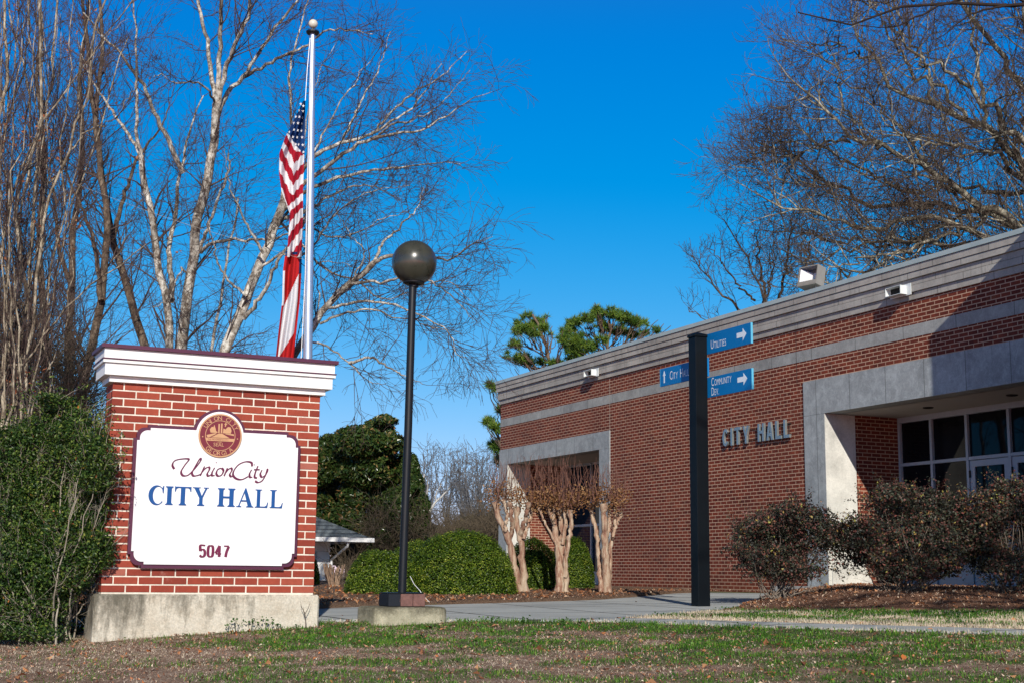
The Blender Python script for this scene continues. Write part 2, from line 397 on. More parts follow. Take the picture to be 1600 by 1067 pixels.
# entrance glazing
def bar(b, y0, y1, z0, z1, x0=XG-0.05, x1=XG+0.05): b.box(x0, x1, y0, y1, z0, z1)
b = MB()
YM = [19.62, 18.80, 17.93, 16.97, 16.01, 15.05, 14.1]
for i, y in enumerate(YM): bar(b, y-0.028, y+0.028, -0.15, 2.75)
bar(b, 14.0, 19.65, 2.752, 2.851)
for i in range(len(YM)-1): bar(b, YM[i+1]+0.029, YM[i]-0.029, 1.975, 2.03, XG-0.046, XG+0.046)
for i in (0, 1): bar(b, YM[i+1]+0.029, YM[i]-0.029, -0.15, 0.30, XG-0.02, XG+0.02)
b.build('window_frame', M_ALU, hall)
b = MB()
for i in range(len(YM)-1):
    b.box(XG, XG+0.012, YM[i+1]+0.03, YM[i]-0.03, 2.032, 2.75)
    if i < 2: b.box(XG, XG+0.012, YM[i+1]+0.03, YM[i]-0.03, 0.302, 1.973)
b.build('window_glass', M_GLS, hall)
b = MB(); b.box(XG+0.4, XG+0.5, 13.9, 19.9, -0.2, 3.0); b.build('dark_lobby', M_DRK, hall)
for i in (2, 3, 4, 5):
    y0, y1 = YM[i+1]+0.034, YM[i]-0.034
    b = MB(); x0, x1 = XG-0.03, XG+0.03
    b.box(x0, x1, y0, y0+0.11, -0.13, 1.965); b.box(x0, x1, y1-0.11, y1, -0.13, 1.965)
    b.box(x0, x1, y0+0.111, y1-0.111, 1.86, 1.963); b.box(x0, x1, y0+0.111, y1-0.111, -0.128, 0.10)
    d = b.build('door', M_ALU, hall)
    b = MB(); b.box(XG-0.004, XG+0.006, y0+0.112, y1-0.112, 0.10, 1.858); b.build('door_glass', M_GLS, d)
    b = MB(); yh = y1-0.02
    b.box(XG-0.05, XG-0.031, yh, yh+0.03, 1.68, 1.80); b.build('hinge', M_DRK, d)
    hy = y0+0.06
    b = MB(); b.tube([(XG-0.031, hy, 0.75), (XG-0.09, hy, 0.76), (XG-0.09, hy, 1.04), (XG-0.031, hy, 1.05)], 0.012, 8); b.build('handle', M_STL, d)
# corner window glazing, set back in its opening
XW = XF+1.62
b = MB()
for y in (WY1-0.03, 31.3, 29.85, 28.35, WY0+0.03): bar(b, y-0.03, y+0.03, -0.3, 2.79, XW-0.05, XW+0.05)
for z in (2.81, 1.25, 0.05):
    for y0, y1 in ((31.331, WY1-0.061), (29.881, 31.269), (28.381, 29.819), (WY0+0.061, 28.319)): bar(b, y0, y1, z-0.03, z+0.03, XW-0.045, XW+0.045)
b.build('window_frame', M_ALU, hall)
b = MB(); b.box(XW, XW+0.012, WY0, WY1, 0.0, 2.84); b.build('window_glass', glass_dark('blue_window_glass', (0.008, 0.018, 0.032)), hall)
b = MB(); b.box(XW+0.013, XW+0.05, WY0, WY1, -0.4, 0.03); b.box(XW-0.03, XW+0.01, WY0+0.07, WY1-0.07, -0.4, 0.018); b.build('spandrel', M_ALU, hall)
b = MB(); b.box(XF+0.64, XW, WY0-0.3, WY0-0.002, ZB, 2.9); b.build('window_reveal', M_FB, hall)
# scuppers in the cornice
for yc in (28.12, 17.50):
    b = MB(); z0, z1 = 4.535, 4.735; y0, y1 = yc-0.26, yc+0.25; P = 0.072
    b.box(XF-P-0.01, XF-P, y0, y1, z0, z1-0.012)
    b.build('scupper_plate', M_SCW, hall)
    b = MB(); a0, a1 = y0+0.10, y1-0.04; q = 0.215; zz0, zz1 = z0+0.02, z1-0.035
    b.box(XF-q, XF-P-0.012, a0, a0+0.008, zz0, zz1); b.box(XF-q, XF-P-0.012, a1-0.008, a1, zz0, zz1)
    b.box(XF-q, XF-P-0.012, a0+0.009, a1-0.009, zz1-0.008, zz1); b.box(XF-q, XF-P-0.012, a0+0.009, a1-0.009, zz0, zz0+0.008)
    b.build('scupper', M_SCW, hall)
    b = MB(); b.box(XF-P-0.03, XF-P-0.013, a0+0.01, a1-0.01, zz0+0.01, zz1-0.01); b.build('scupper_throat', M_DRK, hall)
# the taller block right of the entrance, out of the picture: it throws the shade on the right
b = MB(); b.box(13.9, XF-0.14, 6.0, 13.45, ZB, 5.75); b.build('tall_block', M_FB, hall)
b = MB(); b.box(XF+0.36, XG+0.0, EY0, EY1, -0.45, -0.15); b.box(XF-1.2, XF+0.36, EY0, EY1-0.0, -0.45, -0.152); b.box(XF-0.5, XF-0.03, EY1+0.001, EO+0.1, -0.45, -0.165); b.build('entry_slab', M_SLAB, hall)

# ---- lettering built from strokes: every glyph is a list of 2-D polygons in a box 1 high
def arc(cx, cy, rx, ry, a0, a1, n=14): return [(cx+rx*math.cos(math.radians(a0+(a1-a0)*i/n)), cy+ry*math.sin(math.radians(a0+(a1-a0)*i/n))) for i in range(n+1)]
def band(outer, inner): return outer+inner[::-1]
def sans(ch, w=0.60, t=0.17):
    if ch == 'C': return [band(arc(w/2, 0.5, w/2, 0.5, 38, 322, 26), arc(w/2, 0.5, w/2-t, 0.5-t*0.9, 38, 322, 26))], w
    if ch == 'I': return [[(0,0), (t,0), (t,1), (0,1)]], t
    if ch == 'T': return [[(w/2-t/2,0), (w/2+t/2,0), (w/2+t/2,1-t), (w/2-t/2,1-t)], [(0,1-t), (w,1-t), (w,1), (0,1)]], w
    if ch == 'Y': return [[(w/2-t/2,0), (w/2+t/2,0), (w/2+t/2,0.42), (w,1), (w-t*1.05,1), (w/2,0.56), (t*1.05,1), (0,1), (w/2-t/2,0.42)]], w
    if ch == 'H': return [[(0,0), (t,0), (t,1), (0,1)], [(w-t,0), (w,0), (w,1), (w-t,1)], [(t,0.43), (w-t,0.43), (w-t,0.43+t), (t,0.43+t)]], w
    if ch == 'A': return [[(0,0), (t*1.05,0), (w/2,0.80), (w-t*1.05,0), (w,0), (w/2+t*0.6,1), (w/2-t*0.6,1)], [(w*0.27,0.22), (w*0.73,0.22), (w*0.67,0.22+t), (w*0.33,0.22+t)]], w
    if ch == 'L': return [[(0,0), (t,0), (t,1), (0,1)], [(t,0), (w*0.88,0), (w*0.88,t), (t,t)]], w*0.88
    return [], 0.3
zb = 2.505; H = 0.335; y = 22.80
lo = thing('city_hall_lettering', (XF-0.03, 21.7, 2.5), 'raised grey metal letters reading CITY HALL on the brick wall beside the entrance', 'lettering')
for ch in 'CITY HALL':
    if ch == ' ': y -= 0.215; continue
    polys, wd = sans(ch); letters = MB()
    for i, p in enumerate(polys):
        letters.prism([(y-q[0]*H, zb+q[1]*H) for q in p], 'x', XF-0.065-0.001*i, XF-0.022)
    letters.build('letter', M_STL, lo); y -= wd*H+0.078
b = MB(); b.box(XF-0.021, XF-0.012, 20.62, 22.78, 2.56, 2.575); b.box(XF-0.021, XF-0.012, 20.62, 22.78, 2.76, 2.775)
for yy in (20.7, 21.4, 22.0, 22.6): b.box(XF-0.012, XF-0.001, yy, yy+0.01, 2.56, 2.775)
b.build('mounting_rail', M_JD, lo)
# ------------------------------------------------------------------ the brick monument sign
M_MRN = simple('maroon_paint', (0.085, 0.018, 0.045), 0.4, 0.08, 6, 0.45)
M_PNL = simple('white_sign_panel', (0.83, 0.83, 0.83), 0.4, 0.015, 3, 0.4)
M_TRM = simple('white_trim', (0.80, 0.80, 0.78), 0.5, 0.05, 5, 0.3)
M_BLU = simple('blue_letter', (0.005, 0.075, 0.27), 0.4, 0.05, 6, 0.4)
M_TAN = simple('tan_seal', (0.55, 0.31, 0.16), 0.5, 0.08, 12, 0.4)
M_SEAL = simple('seal_maroon', (0.17, 0.018, 0.03), 0.4, 0.15, 14, 0.45)
def loose_brick():
    b = NB('sign_brick', 0.78, 0.3); r = b.attr('shade')
    c = b.ramp(r, [(0.0, (0.20, 0.033, 0.020)), (0.5, (0.285, 0.048, 0.027)), (0.93, (0.34, 0.066, 0.036)), (1.0, (0.37, 0.12, 0.085))])
    f = b.noise(22, 6, 0.75); c = b.mix(0.7, c, b.ramp(f, [(0.25, (0.72,0.68,0.68)), (0.75, (1.16,1.15,1.13))]), 'MULTIPLY')
    g = b.noise(5, 5, 0.75); c = b.mix(b.ramp(g, [(0.62, (0,0,0)), (0.80, (0.35,0.35,0.35))]), c, (0.62, 0.42, 0.36))
    b.color(c); b.bump(f, 0.5, 0.004); return b.m
M_LBR = loose_brick()
M_MOR = concrete('mortar', (0.78, 0.71, 0.60), (0.35, 0.31, 0.25), (4, 4, 4), 0.3)
def plinth_mat():
    b = NB('plinth_concrete', 0.92, 0.2); x = b.sep()
    n3 = b.noise(5, 7, 0.75); n2 = b.noise(60, 5, 0.8)
    c = b.ramp(n3, [(0.25, (0.44, 0.37, 0.28)), (0.5, (0.60, 0.54, 0.44)), (0.75, (0.70, 0.65, 0.55))])
    st = b.noise(1.0, 6, 0.72, b.map((7.0, 7.0, 1.6), loc=(0.35, 0, 0)))          # old mildew streaks, heavier towards the left end and the top edge
    up_ = b.math('MULTIPLY', b.math('SUBTRACT', x[2], 0.34), 0.42)
    left = b.math('ADD', b.math('MULTIPLY', x[0], -0.16), b.math('MULTIPLY', b.math('SUBTRACT', b.noise(11, 6, 0.8), 0.5), 0.35))
    m = b.math('ADD', b.math('ADD', st, up_), left)
    k = b.ramp(m, [(0.44, (0,0,0)), (0.56, (0.5,0.5,0.5)), (0.70, (0.92,0.92,0.92))])
    c = b.mix(k, c, (0.11, 0.10, 0.075))
    c = b.mix(0.75, c, b.ramp(n2, [(0.3, (0.6,0.6,0.6)), (0.7, (1.25,1.25,1.25))]), 'MULTIPLY')
    b.color(c); b.bump(b.math('ADD', n2, n3), 0.6, 0.008); return b.m
SX0, SX1, SY0, SY1 = 1.832, 3.661, 12.0, 12.33
SZ0, SZ1 = -0.19, 1.575
sign = thing('monument_sign', (2.747, 12.16, -0.6), 'brick monument sign with white City Hall panel, white moulded cap and stained concrete plinth', 'monument sign')
b = MB()
# plinth: a slightly bevelled block, rounded a little at the ends
b.box(1.775, 3.70, 11.94, 12.42, -1.0, -0.20, 0.018)
pl = b.build('plinth', plinth_mat(), sign)
b = MB(); b.box(SX0+0.005, SX1-0.005, SY0+0.005, SY1-0.005, SZ0-0.012, SZ1); b.build('mortar_core', M_MOR, sign)
b = MB(); rows = 26; rh = (SZ1-SZ0)/rows; bl = (SX1-SX0+0.010)/9.0; mo = 0.0118
def lay(b, x0, x1, y0, y1, z0, z1):
    b.av = float(random.choice([random.random(), random.random(), random.random()**0.4])); j = lambda: random.uniform(-0.0012, 0.0012)
    b.box(x0+j(), x1+j(), y0+j(), y1+j(), z0+j(), z1+j(), 0.0022)
for r in range(rows):
    z0 = SZ0+r*rh+mo*0.5; z1 = SZ0+(r+1)*rh-mo*0.5
    x = SX0-(bl/2 if r % 2 else 0)
    while x < SX1-0.02:
        a0 = max(x, SX0); a1 = min(x+bl-mo, SX1)
        if a1-a0 > 0.03:
            corner0 = a0 == SX0; corner1 = a1 > SX1-0.02
            if corner1: a1 = SX1
            for ya, yb_ in ((SY0, SY0+0.095), (SY1-0.095, SY1)): lay(b, a0, a1, ya, yb_, z0, z1)
        x += bl
    # side faces: bricks between the corners
    for xa, xb in ((SX0, SX0+0.09), (SX1-0.09, SX1)):
        lay(b, xa, xb, SY0+0.105, SY1-0.105, z0, z1)
b.build('brick', M_LBR, sign, attr='shade')
def around(b, o, z0, z1, o2=None):
    o2 = o if o2 is None else o2
    b.box(SX0-o, SX1+o, SY0-o, SY1+o, z0, z1)
b = MB(); around(b, 0.035, SZ1-0.002, SZ1+0.048); around(b, 0.084, SZ1+0.050, SZ1+0.150); around(b, 0.105, SZ1+0.152, SZ1+0.176); around(b, 0.098, SZ1+0.190, SZ1+0.272)
b.build('cap_moulding', M_TRM, sign)
b = MB(); around(b, 0.112, SZ1+0.178, SZ1+0.188); around(b, 0.125, SZ1+0.274, SZ1+0.305); b.build('cap_flashing', M_MRN, sign)
# the panel: notched corners, round hump for the seal
PX, PZ = 2.753, 1.158
def plaque(x0, x1, z0, z1, c, st, hump, g=0.0):
    """outline: straight sides, small step, convex quarter, small step at each corner; a circular hump on the top edge"""
    pts = []
    def corner(cx, cz, sx, sz):      # cx, cz the corner that is cut; goes from the vertical side to the horizontal one
        a = [(cx, cz-sz*c), (cx-sx*st, cz-sz*c)]
        R_ = c-st*2
        q = []
        for i in range(9):
            th = math.radians(90*i/8)
            q.append((cx-sx*(c-st-R_*math.cos(th)), cz-sz*(c-st-R_*math.sin(th))))
        a += [(p[0]-sx*st*0.0, p[1]) for p in q] + [(cx-sx*c, cz-sz*st), (cx-sx*c, cz)]
        return a
    bl_ = corner(x0, z0, -1, -1); br_ = corner(x1, z0, 1, -1); tr_ = corner(x1, z1, 1, 1); tl_ = corner(x0, z1, -1, 1)
    pts += bl_; pts += br_[::-1]; pts += tr_
    dz = z1-PZ; dx = math.sqrt(hump*hump-dz*dz); a0 = math.degrees(math.atan2(dz, dx))
    pts += arc(PX, PZ, hump, hump, a0, 180-a0, 30)
    pts += tl_[::-1]
    return pts
TILT = 0.0
b = MB(); b.prism(plaque(2.025, 3.482, 0.015, 1.222, 0.115, 0.024, 0.232), 'y', 11.958, 11.999); b.build('panel_backing', M_MRN, sign)
b = MB(); b.prism(plaque(2.052, 3.455, 0.048, 1.195, 0.108, 0.022, 0.208), 'y', 11.944, 11.957); pn = b.build('panel', M_PNL, sign)
YP = 11.944
# serif letters
def serif(ch):
    s = 0.045; f = 0.085     # serif thickness, bracket
    def stem(x, w, z0=0.0, z1=1.0, ex=0.09):
        return [(x-ex, z0), (x+w+ex, z0), (x+w+ex, z0+s), (x+w+0.02, z0+f), (x+w, z0+f+0.05), (x+w, z1-f-0.05), (x+w+0.02, z1-f), (x+w+ex, z1-s), (x+w+ex, z1), (x-ex, z1), (x-ex, z1-s), (x-0.02, z1-f), (x, z1-f-0.05), (x, z0+f+0.05), (x-0.02, z0+f), (x-ex, z0+s)]
    if ch == 'I': return [stem(0.09, 0.25)], 0.43
    if ch == 'C':
        o = arc(0.46, 0.5, 0.46, 0.53, 42, 320, 30); i = arc(0.55, 0.5, 0.30, 0.46, 320, 42, 30)
        return [o+i, [(0.80, 0.62), (0.85, 0.62), (0.87, 1.02), (0.83, 1.02), (0.765, 0.86)]], 0.88
    if ch == 'T':
        return [[(0.25,0), (0.69,0), (0.69,s), (0.615,f), (0.595,f+.05), (0.595,0.93), (0.345,0.93), (0.345,f+.05), (0.325,f), (0.25,s)],
                [(0.0,1.03), (0.0,0.73), (0.04,0.73), (0.09,0.88), (0.17,0.93), (0.77,0.93), (0.85,0.88), (0.90,0.73), (0.94,0.73), (0.94,1.03), (0.90,1.0), (0.04,1.0)]], 0.94
    if ch == 'Y':
        return [[(0.28,0), (0.70,0), (0.70,s), (0.61,f), (0.59,f+.05), (0.59,0.44), (0.80,0.88), (0.83,0.95), (0.93,0.96), (0.93,1), (0.62,1), (0.62,0.96), (0.73,0.94), (0.53,0.54), (0.36,0.92), (0.36,0.95), (0.45,0.96), (0.45,1), (0.0,1), (0.0,0.96), (0.09,0.94), (0.39,0.42), (0.39,f+.05), (0.37,f), (0.28,s)]], 0.93
    if ch == 'H': return [stem(0.09, 0.25), stem(0.70, 0.25), [(0.34,0.46), (0.70,0.46), (0.70,0.56), (0.34,0.56)]], 1.04
    if ch == 'A':
        return [[(0.0,0), (0.30,0), (0.30,s), (0.21,0.07), (0.20,0.12), (0.46,0.78), (0.67,0.10), (0.66,0.06), (0.58,s), (0.58,0), (1.02,0), (1.02,s), (0.93,0.07), (0.56,1.04), (0.50,1.04), (0.13,0.10), (0.09,0.06), (0.0,s)], [(0.27,0.31), (0.64,0.31), (0.61,0.385), (0.30,0.385)]], 1.02
    if ch == 'L':
        return [[(0.0,0), (0.74,0), (0.79,0.30), (0.75,0.30), (0.68,0.12), (0.58,0.07), (0.30,0.07), (0.30,0.90), (0.32,0.94), (0.40,1-s), (0.40,1), (0.0,1), (0.0,1-s), (0.08,0.94), (0.10,0.90), (0.10,0.10), (0.08,0.06), (0.0,s)]], 0.80
    return [], 0.34
def ngon_tri(poly):
    from mathutils.geometry import tessellate_polygon
    return [list(t) for t in tessellate_polygon([[Vector((p[0], p[1], 0)) for p in poly]])]
def put_prism(mb, poly, fn, d0, d1):
    """poly 2-D (triangulated caps) mapped by fn(x, z, depth)"""
    n = len(poly); vs = [fn(p[0], p[1], d0) for p in poly]+[fn(p[0], p[1], d1) for p in poly]
    tr = ngon_tri(poly)
    mb.add(vs, [t for t in tr]+[[i+n for i in t[::-1]] for t in tr]+[[i, (i+1) % n, (i+1) % n+n, i+n] for i in range(n)])
b = MB(); word = 'CITY HALL'; gap = 0.09
tot = sum(serif(c)[1] for c in word)+gap*(len(word)-1)
Wd = 3.335-2.168; Hc = 0.158; sxx = Wd/(tot*Hc)*Hc; x = 2.168; zb = 0.548
for ch in word:
    polys, wd = serif(ch)
    for i, p in enumerate(polys):
        put_prism(b, p, lambda u, v, d, x=x, i=i: (x+u*sxx, YP-d-0.0006*i*(d > 0.001), zb+v*Hc), 0.0, 0.006)
    x += (wd+gap)*sxx
t1 = b.build('lettering', M_BLU, pn); 
# calligraphic strokes for the script line (pixel sketch of the lettering turned into metres on the panel)
def spline(pts, n=8):
    P = [np.array(p, float) for p in pts]; P = [2*P[0]-P[1]]+P+[2*P[-1]-P[-2]]; out = []
    for i in range(1, len(P)-2):
        for k in range(n):
            t = k/n; out.append(0.5*((2*P[i])+(-P[i-1]+P[i+1])*t+(2*P[i-1]-5*P[i]+4*P[i+1]-P[i+2])*t*t+(-P[i-1]+3*P[i]-3*P[i+1]+P[i+2])*t**3))
    out.append(P[-2]); return out
def nib(mb, pts, fn, wn=0.012, th=0.0035, ang=38):
    q = spline(pts); nv = np.array([math.cos(math.radians(ang)), math.sin(math.radians(ang))])
    vs = []; n = len(q)
    for i, p in enumerate(q):
        t = q[min(i+1, n-1)]-q[max(i-1, 0)]; t = t/(np.linalg.norm(t)+1e-9); nn = np.array([-t[1], t[0]])
        s = np.dot(nn, nv); s = math.copysign(max(abs(s)*wn, th), s if abs(s) > 1e-6 else 1)/2
        a = p+nn*abs(s); c = p-nn*abs(s); e = 0.0012*i/n
        vs += [fn(a[0], a[1], 0.0), fn(c[0], c[1], 0.0), fn(a[0], a[1], 0.004+e), fn(c[0], c[1], 0.004+e)]
    fs = []
    for i in range(n-1):
        o = 4*i; fs += [[o+2, o+3, o+7, o+6], [o, o+2, o+6, o+4], [o+1, o+5, o+7, o+3]]
    mb.add(vs, fs)
SCR = [  # zoom-pixel coordinates: x to the right, y down, 3.81 per photo pixel from (130, 520)
 [(541,808),(531,785),(543,760),(580,749),(628,750),(604,785),(583,822),(592,846),(622,845),(655,815),(690,772),(700,752),(693,748),(668,790),(648,828),(655,848),(680,846),(700,838)],
 [(722,792),(708,822),(696,848)], [(700,836),(725,806),(748,797),(750,812),(738,836),(744,850),(760,842)],
 [(782,800),(768,826),(766,846),(782,846)],
 [(822,802),(800,812),(792,836),(804,850),(824,842),(834,818),(824,802)],
 [(858,802),(848,826),(838,850)], [(842,838),(862,812),(880,803),(884,816),(872,840),(880,853),(896,846)],
 [(1005,792),(1000,770),(965,765),(925,782),(898,815),(892,845),(912,866),(945,870),(982,852)],
 [(1002,812),(990,836),(992,856),(1006,856)],
 [(1040,790),(1024,830),(1020,856),(1034,862)], [(1016,812),(1050,812)],
 [(1064,814),(1054,838),(1062,856),(1080,848),(1094,826),(1097,806)], [(1097,806),(1084,846),(1064,878),(1040,888),(1022,880)],
]
def zp(p, Y=YP):
    q = at(130+p[0]/3.81, 520+p[1]/3.81, Y=Y); return (q[0], q[2])
b = MB()
for st_ in SCR:
    nib(b, [zp(p) for p in st_], lambda u, v, d: (u, YP-d, v), 0.021, 0.0095)
for p in ((792, 770), (1018, 783)):
    c_ = zp(p); put_prism(b, [(c_[0]+dx, c_[1]+dz) for dx, dz in ((-0.006,0), (0,-0.006), (0.006,0), (0,0.006))], lambda u, v, d: (u, YP-d, v), 0, 0.004)
b.build('lettering', simple('plum_letter', (0.13, 0.02, 0.06), 0.4), pn)
# text from the built-in font, laid onto any plane
def text_polys(s, size=1.0):
    cu = bpy.data.curves.new('t', 'FONT'); cu.body = s; cu.size = size; cu.resolution_u = 3
    o = bpy.data.objects.new('t', cu); C.objects.link(o)
    dg = bpy.context.evaluated_depsgraph_get(); me = bpy.data.meshes.new_from_object(o.evaluated_get(dg))
    V = [v.co.copy() for v in me.vertices]; F = [list(p.vertices) for p in me.polygons]
    bpy.data.objects.remove(o); bpy.data.curves.remove(cu); bpy.data.meshes.remove(me)
    return V, F
_tc = {}
def text_into(mb, s, fn, th=0.002, bold=0.0):
    if s not in _tc: _tc[s] = text_polys(s)
    V, F = _tc[s]
    xs = [v.x for v in V]; w_ = max(xs)
    mb.add([fn(v.x, v.y, th) for v in V], F)
    return w_
# number 5047, condensed bold with slab feel: strokes
DIG = {'5': [[(0.9,1),(0.12,1),(0.12,0.5)], [(0.12,0.52),(0.4,0.64),(0.72,0.6),(0.88,0.42),(0.86,0.14),(0.6,0.0),(0.3,0.0),(0.08,0.14)]],
       '0': [[(0.5,1),(0.2,0.93),(0.1,0.7),(0.1,0.3),(0.2,0.07),(0.5,0.0),(0.8,0.07),(0.9,0.3),(0.9,0.7),(0.8,0.93),(0.5,1)]],
       '4': [[(0.66,0),(0.66,1)], [(0.66,1),(0.06,0.32)], [(0.06,0.27),(0.98,0.27)]],
       '7': [[(0.08,0.98),(0.92,0.98)], [(0.9,0.95),(0.55,0.45),(0.42,0.0)]]}
b = MB(); x = 2.622
for ch in '5047':
    for st_ in DIG[ch]:
        q = [(x+p[0]*0.052, 0.118+p[1]*0.094) for p in st_]
        P = [np.array(p) for p in q] if len(q) < 3 else spline(q, 5)
        vs = []; n = len(P)
        for i in range(n):
            t = P[min(i+1, n-1)]-P[max(i-1, 0)]; t = t/(np.linalg.norm(t)+1e-9); hw = 0.0100*(0.62+0.55*abs(t[1]))
            a = P[i]+np.array([-t[1], t[0]])*hw; c = P[i]-np.array([-t[1], t[0]])*hw; e = 0.001*i/n
            vs += [(a[0], YP, a[1]), (c[0], YP, c[1]), (a[0], YP-0.004-e, a[1]), (c[0], YP-0.004-e, c[1])]
        b.add(vs, [f for i in range(n-1) for f in ([4*i+2, 4*i+3, 4*i+7, 4*i+6], [4*i, 4*i+2, 4*i+6, 4*i+4], [4*i+1, 4*i+5, 4*i+7, 4*i+3])])
    x += 0.068
b.build('house_number', simple('plum_number', (0.16, 0.02, 0.06), 0.4), pn)
# seal
def disc(mb, r0, r1, y0, y1, n=48):
    o = arc(PX, PZ, r1, r1, 0, 360, n)[:-1]
    if r0 <= 0: mb.prism(o, 'y', y0, y1); return
    i_ = arc(PX, PZ, r0, r0, 0, 360, n)[:-1]
    vs = [(p[0], y0, p[1]) for p in o]+[(p[0], y0, p[1]) for p in i_]+[(p[0], y1, p[1]) for p in o]
    mb.add(vs, [[k, (k+1) % n, (k+1) % n+n, k+n] for k in range(n)]+[[k, (k+1) % n, (k+1) % n+2*n, k+2*n] for k in range(n)])
b = MB(); disc(b, 0, 0.188, YP-0.010, YP-0.0005); seal = b.build('seal', M_SEAL, pn)
b = MB(); yq = YP-0.0115
disc(b, 0.177, 0.189, yq-0.002, yq+0.002); disc(b, 0.127, 0.132, yq-0.001, yq+0.001)
def curved(s, r, a_c, size, inward, sp):
    n = len(s); step = sp
    for i, ch in enumerate(s):
        if ch == ' ': continue
        a = a_c+(-(i-(n-1)/2)*step if not inward else (i-(n-1)/2)*step); ar = math.radians(a)
        up = (math.cos(ar), math.sin(ar)) if not inward else (-math.cos(ar), -math.sin(ar)); rt = (up[1], -up[0])
        text_into(b, ch, lambda u, v, d: (PX+r*math.cos(ar)+(u-0.32)*size*rt[0]+(v-0.35)*size*up[0], yq-d, PZ+r*math.sin(ar)+(u-0.32)*size*rt[1]+(v-0.35)*size*up[1]), 0.001)
curved('UNION CITY', 0.1535, 88, 0.052, False, 13.5); curved('GEORGIA', 0.1535, -92, 0.052, True, 13.5)
for a in (186, -8): b.prism([(PX+0.1535*math.cos(math.radians(a))+0.006*math.cos(t*math.pi/3), PZ+0.1535*math.sin(math.radians(a))+0.006*math.sin(t*math.pi/3)) for t in range(6)], 'y', yq-0.001, yq)
def poly(p, y=yq): put_prism(b, [(PX+q[0]*0.127, PZ+q[1]*0.127) for q in p], lambda u, v, d: (u, y-d, v), 0, 0.001)
poly([(-0.98,-0.18), (0.98,-0.18), (0.93,-0.38), (-0.93,-0.38)])
poly([(-0.62,-0.15), (-0.12,0.14), (0.12,0.14), (0.66,-0.15)]); poly([(-0.95,0.0), (-0.88,-0.15), (-0.76,-0.15), (-0.25,0.12), (-0.35,0.16)]); poly([(0.95,0.02), (0.3,0.12), (0.38,0.16), (0.93,0.14)])
poly([(-0.68,0.18), (-0.74,0.40), (-0.6,0.58), (-0.5,0.55), (-0.44,0.72), (-0.36,0.5), (-0.30,0.30), (-0.2,0.24), (-0.2,0.17)]); poly([(-0.16,0.17), (-0.16,0.80), (-0.06,0.80), (-0.06,0.17)]); poly([(0.02,0.17), (0.02,0.84), (0.12,0.84), (0.12,0.17)])
poly([(0.16,0.17), (0.2,0.5), (0.34,0.44), (0.5,0.62), (0.68,0.60), (0.76,0.36), (0.72,0.17)]); poly([(0.22,0.78), (0.30,0.76), (0.28,0.62), (0.34,0.62), (0.38,0.76), (0.46,0.78), (0.38,0.84), (0.34,0.94), (0.30,0.84)])
text_into(b, 'SEAL', lambda u, v, d: (PX+(u-1.30)*0.044, yq-d, PZ-0.094+v*0.044), 0.001)
text_into(b, '1908', lambda u, v, d: (PX+(u-1.25)*0.018, yq-d, PZ-0.064+v*0.018), 0.001)
b.build('seal_relief', M_TAN, seal)
b = MB(); text_into(b, 'THE PROGRESSIVE CITY', lambda u, v, d: (PX+(u-6.35)*0.0172, yq-d-0.0005, PZ-0.042+v*0.0185), 0.0012); b.build('seal_motto', M_SEAL, seal)

# ------------------------------------------------------------------ globe lamp on its brick and stone base
M_BLK = simple('black_paint', (0.007, 0.009, 0.012), 0.42, 0.2, 8, 0.35)
pb = at(627.5, 960, U=12.75); LX, LY = pb[0], pb[1]; LZ = -0.43
lamp = thing('globe_lamp', (LX, LY, LZ), 'dark bronze globe lamp on a thin black pole with brick and concrete base', 'lamp post')
def rrect(cx, cy, hx, hy, r, n=5):
    p = []
    for sx, sy, a in ((1,1,0), (-1,1,90), (-1,-1,180), (1,-1,270)): p += arc(cx+sx*(hx-r), cy+sy*(hy-r), r, r, a, a+90, n)
    return p
top = -0.300
def lampbase_mat():
    b = NB('lamp_base_concrete', 0.92, 0.15); x = b.sep(); n3 = b.noise(9, 7, 0.8); n2 = b.noise(70, 4, 0.8)
    c = b.ramp(n3, [(0.3, (0.27, 0.25, 0.17)), (0.7, (0.50, 0.46, 0.34))]); m = b.math('ADD', b.noise(6, 6, 0.75), b.math('MULTIPLY', b.math('SUBTRACT', x[2], 0.06), 3.2))
    c = b.mix(b.ramp(m, [(0.45, (0,0,0)), (0.75, (0.85,0.85,0.85))]), c, (0.075, 0.068, 0.045)); c = b.mix(0.7, c, b.ramp(n2, [(0.3, (0.6,0.6,0.6)), (0.7, (1.25,1.25,1.25))]), 'MULTIPLY')
    b.color(c); b.bump(b.math('ADD', n2, n3), 0.6, 0.008); return b.m
b = MB(); rings = [(0.0, -0.6), (0.0, top-0.03), (-0.008, top-0.008), (-0.03, top)]
vs = []; nn = 24
for o, z in rings: vs += [(p[0], p[1], z) for p in rrect(LX, LY, 0.345+o, 0.30+o, 0.10)]
m_ = len(vs)//4
b.add(vs, [[i*m_+j, i*m_+(j+1) % m_, (i+1)*m_+(j+1) % m_, (i+1)*m_+j] for i in range(3) for j in range(m_)]+[[3*m_+j for j in range(m_)]])
b.build('concrete_base', lampbase_mat(), lamp, smooth=False)
def pier_mat():
    b = NB('painted_pier_brick', 0.7, 0.3); f = b.noise(16, 6, 0.75); g = b.noise(5, 5, 0.7); x = b.sep()
    c = b.ramp(f, [(0.3, (0.12, 0.06, 0.05)), (0.6, (0.20, 0.10, 0.085)), (0.8, (0.27, 0.18, 0.15))])
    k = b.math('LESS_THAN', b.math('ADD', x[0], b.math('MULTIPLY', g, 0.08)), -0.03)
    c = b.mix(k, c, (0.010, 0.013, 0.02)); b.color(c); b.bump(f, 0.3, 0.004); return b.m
b = MB()
for i in range(3):
    x0 = LX-0.175+i*0.118
    b.box(x0, x0+0.114, LY-0.13, LY+0.13, top+0.003, top+0.112, 0.004)
b.build('brick_pier', pier_mat(), lamp)
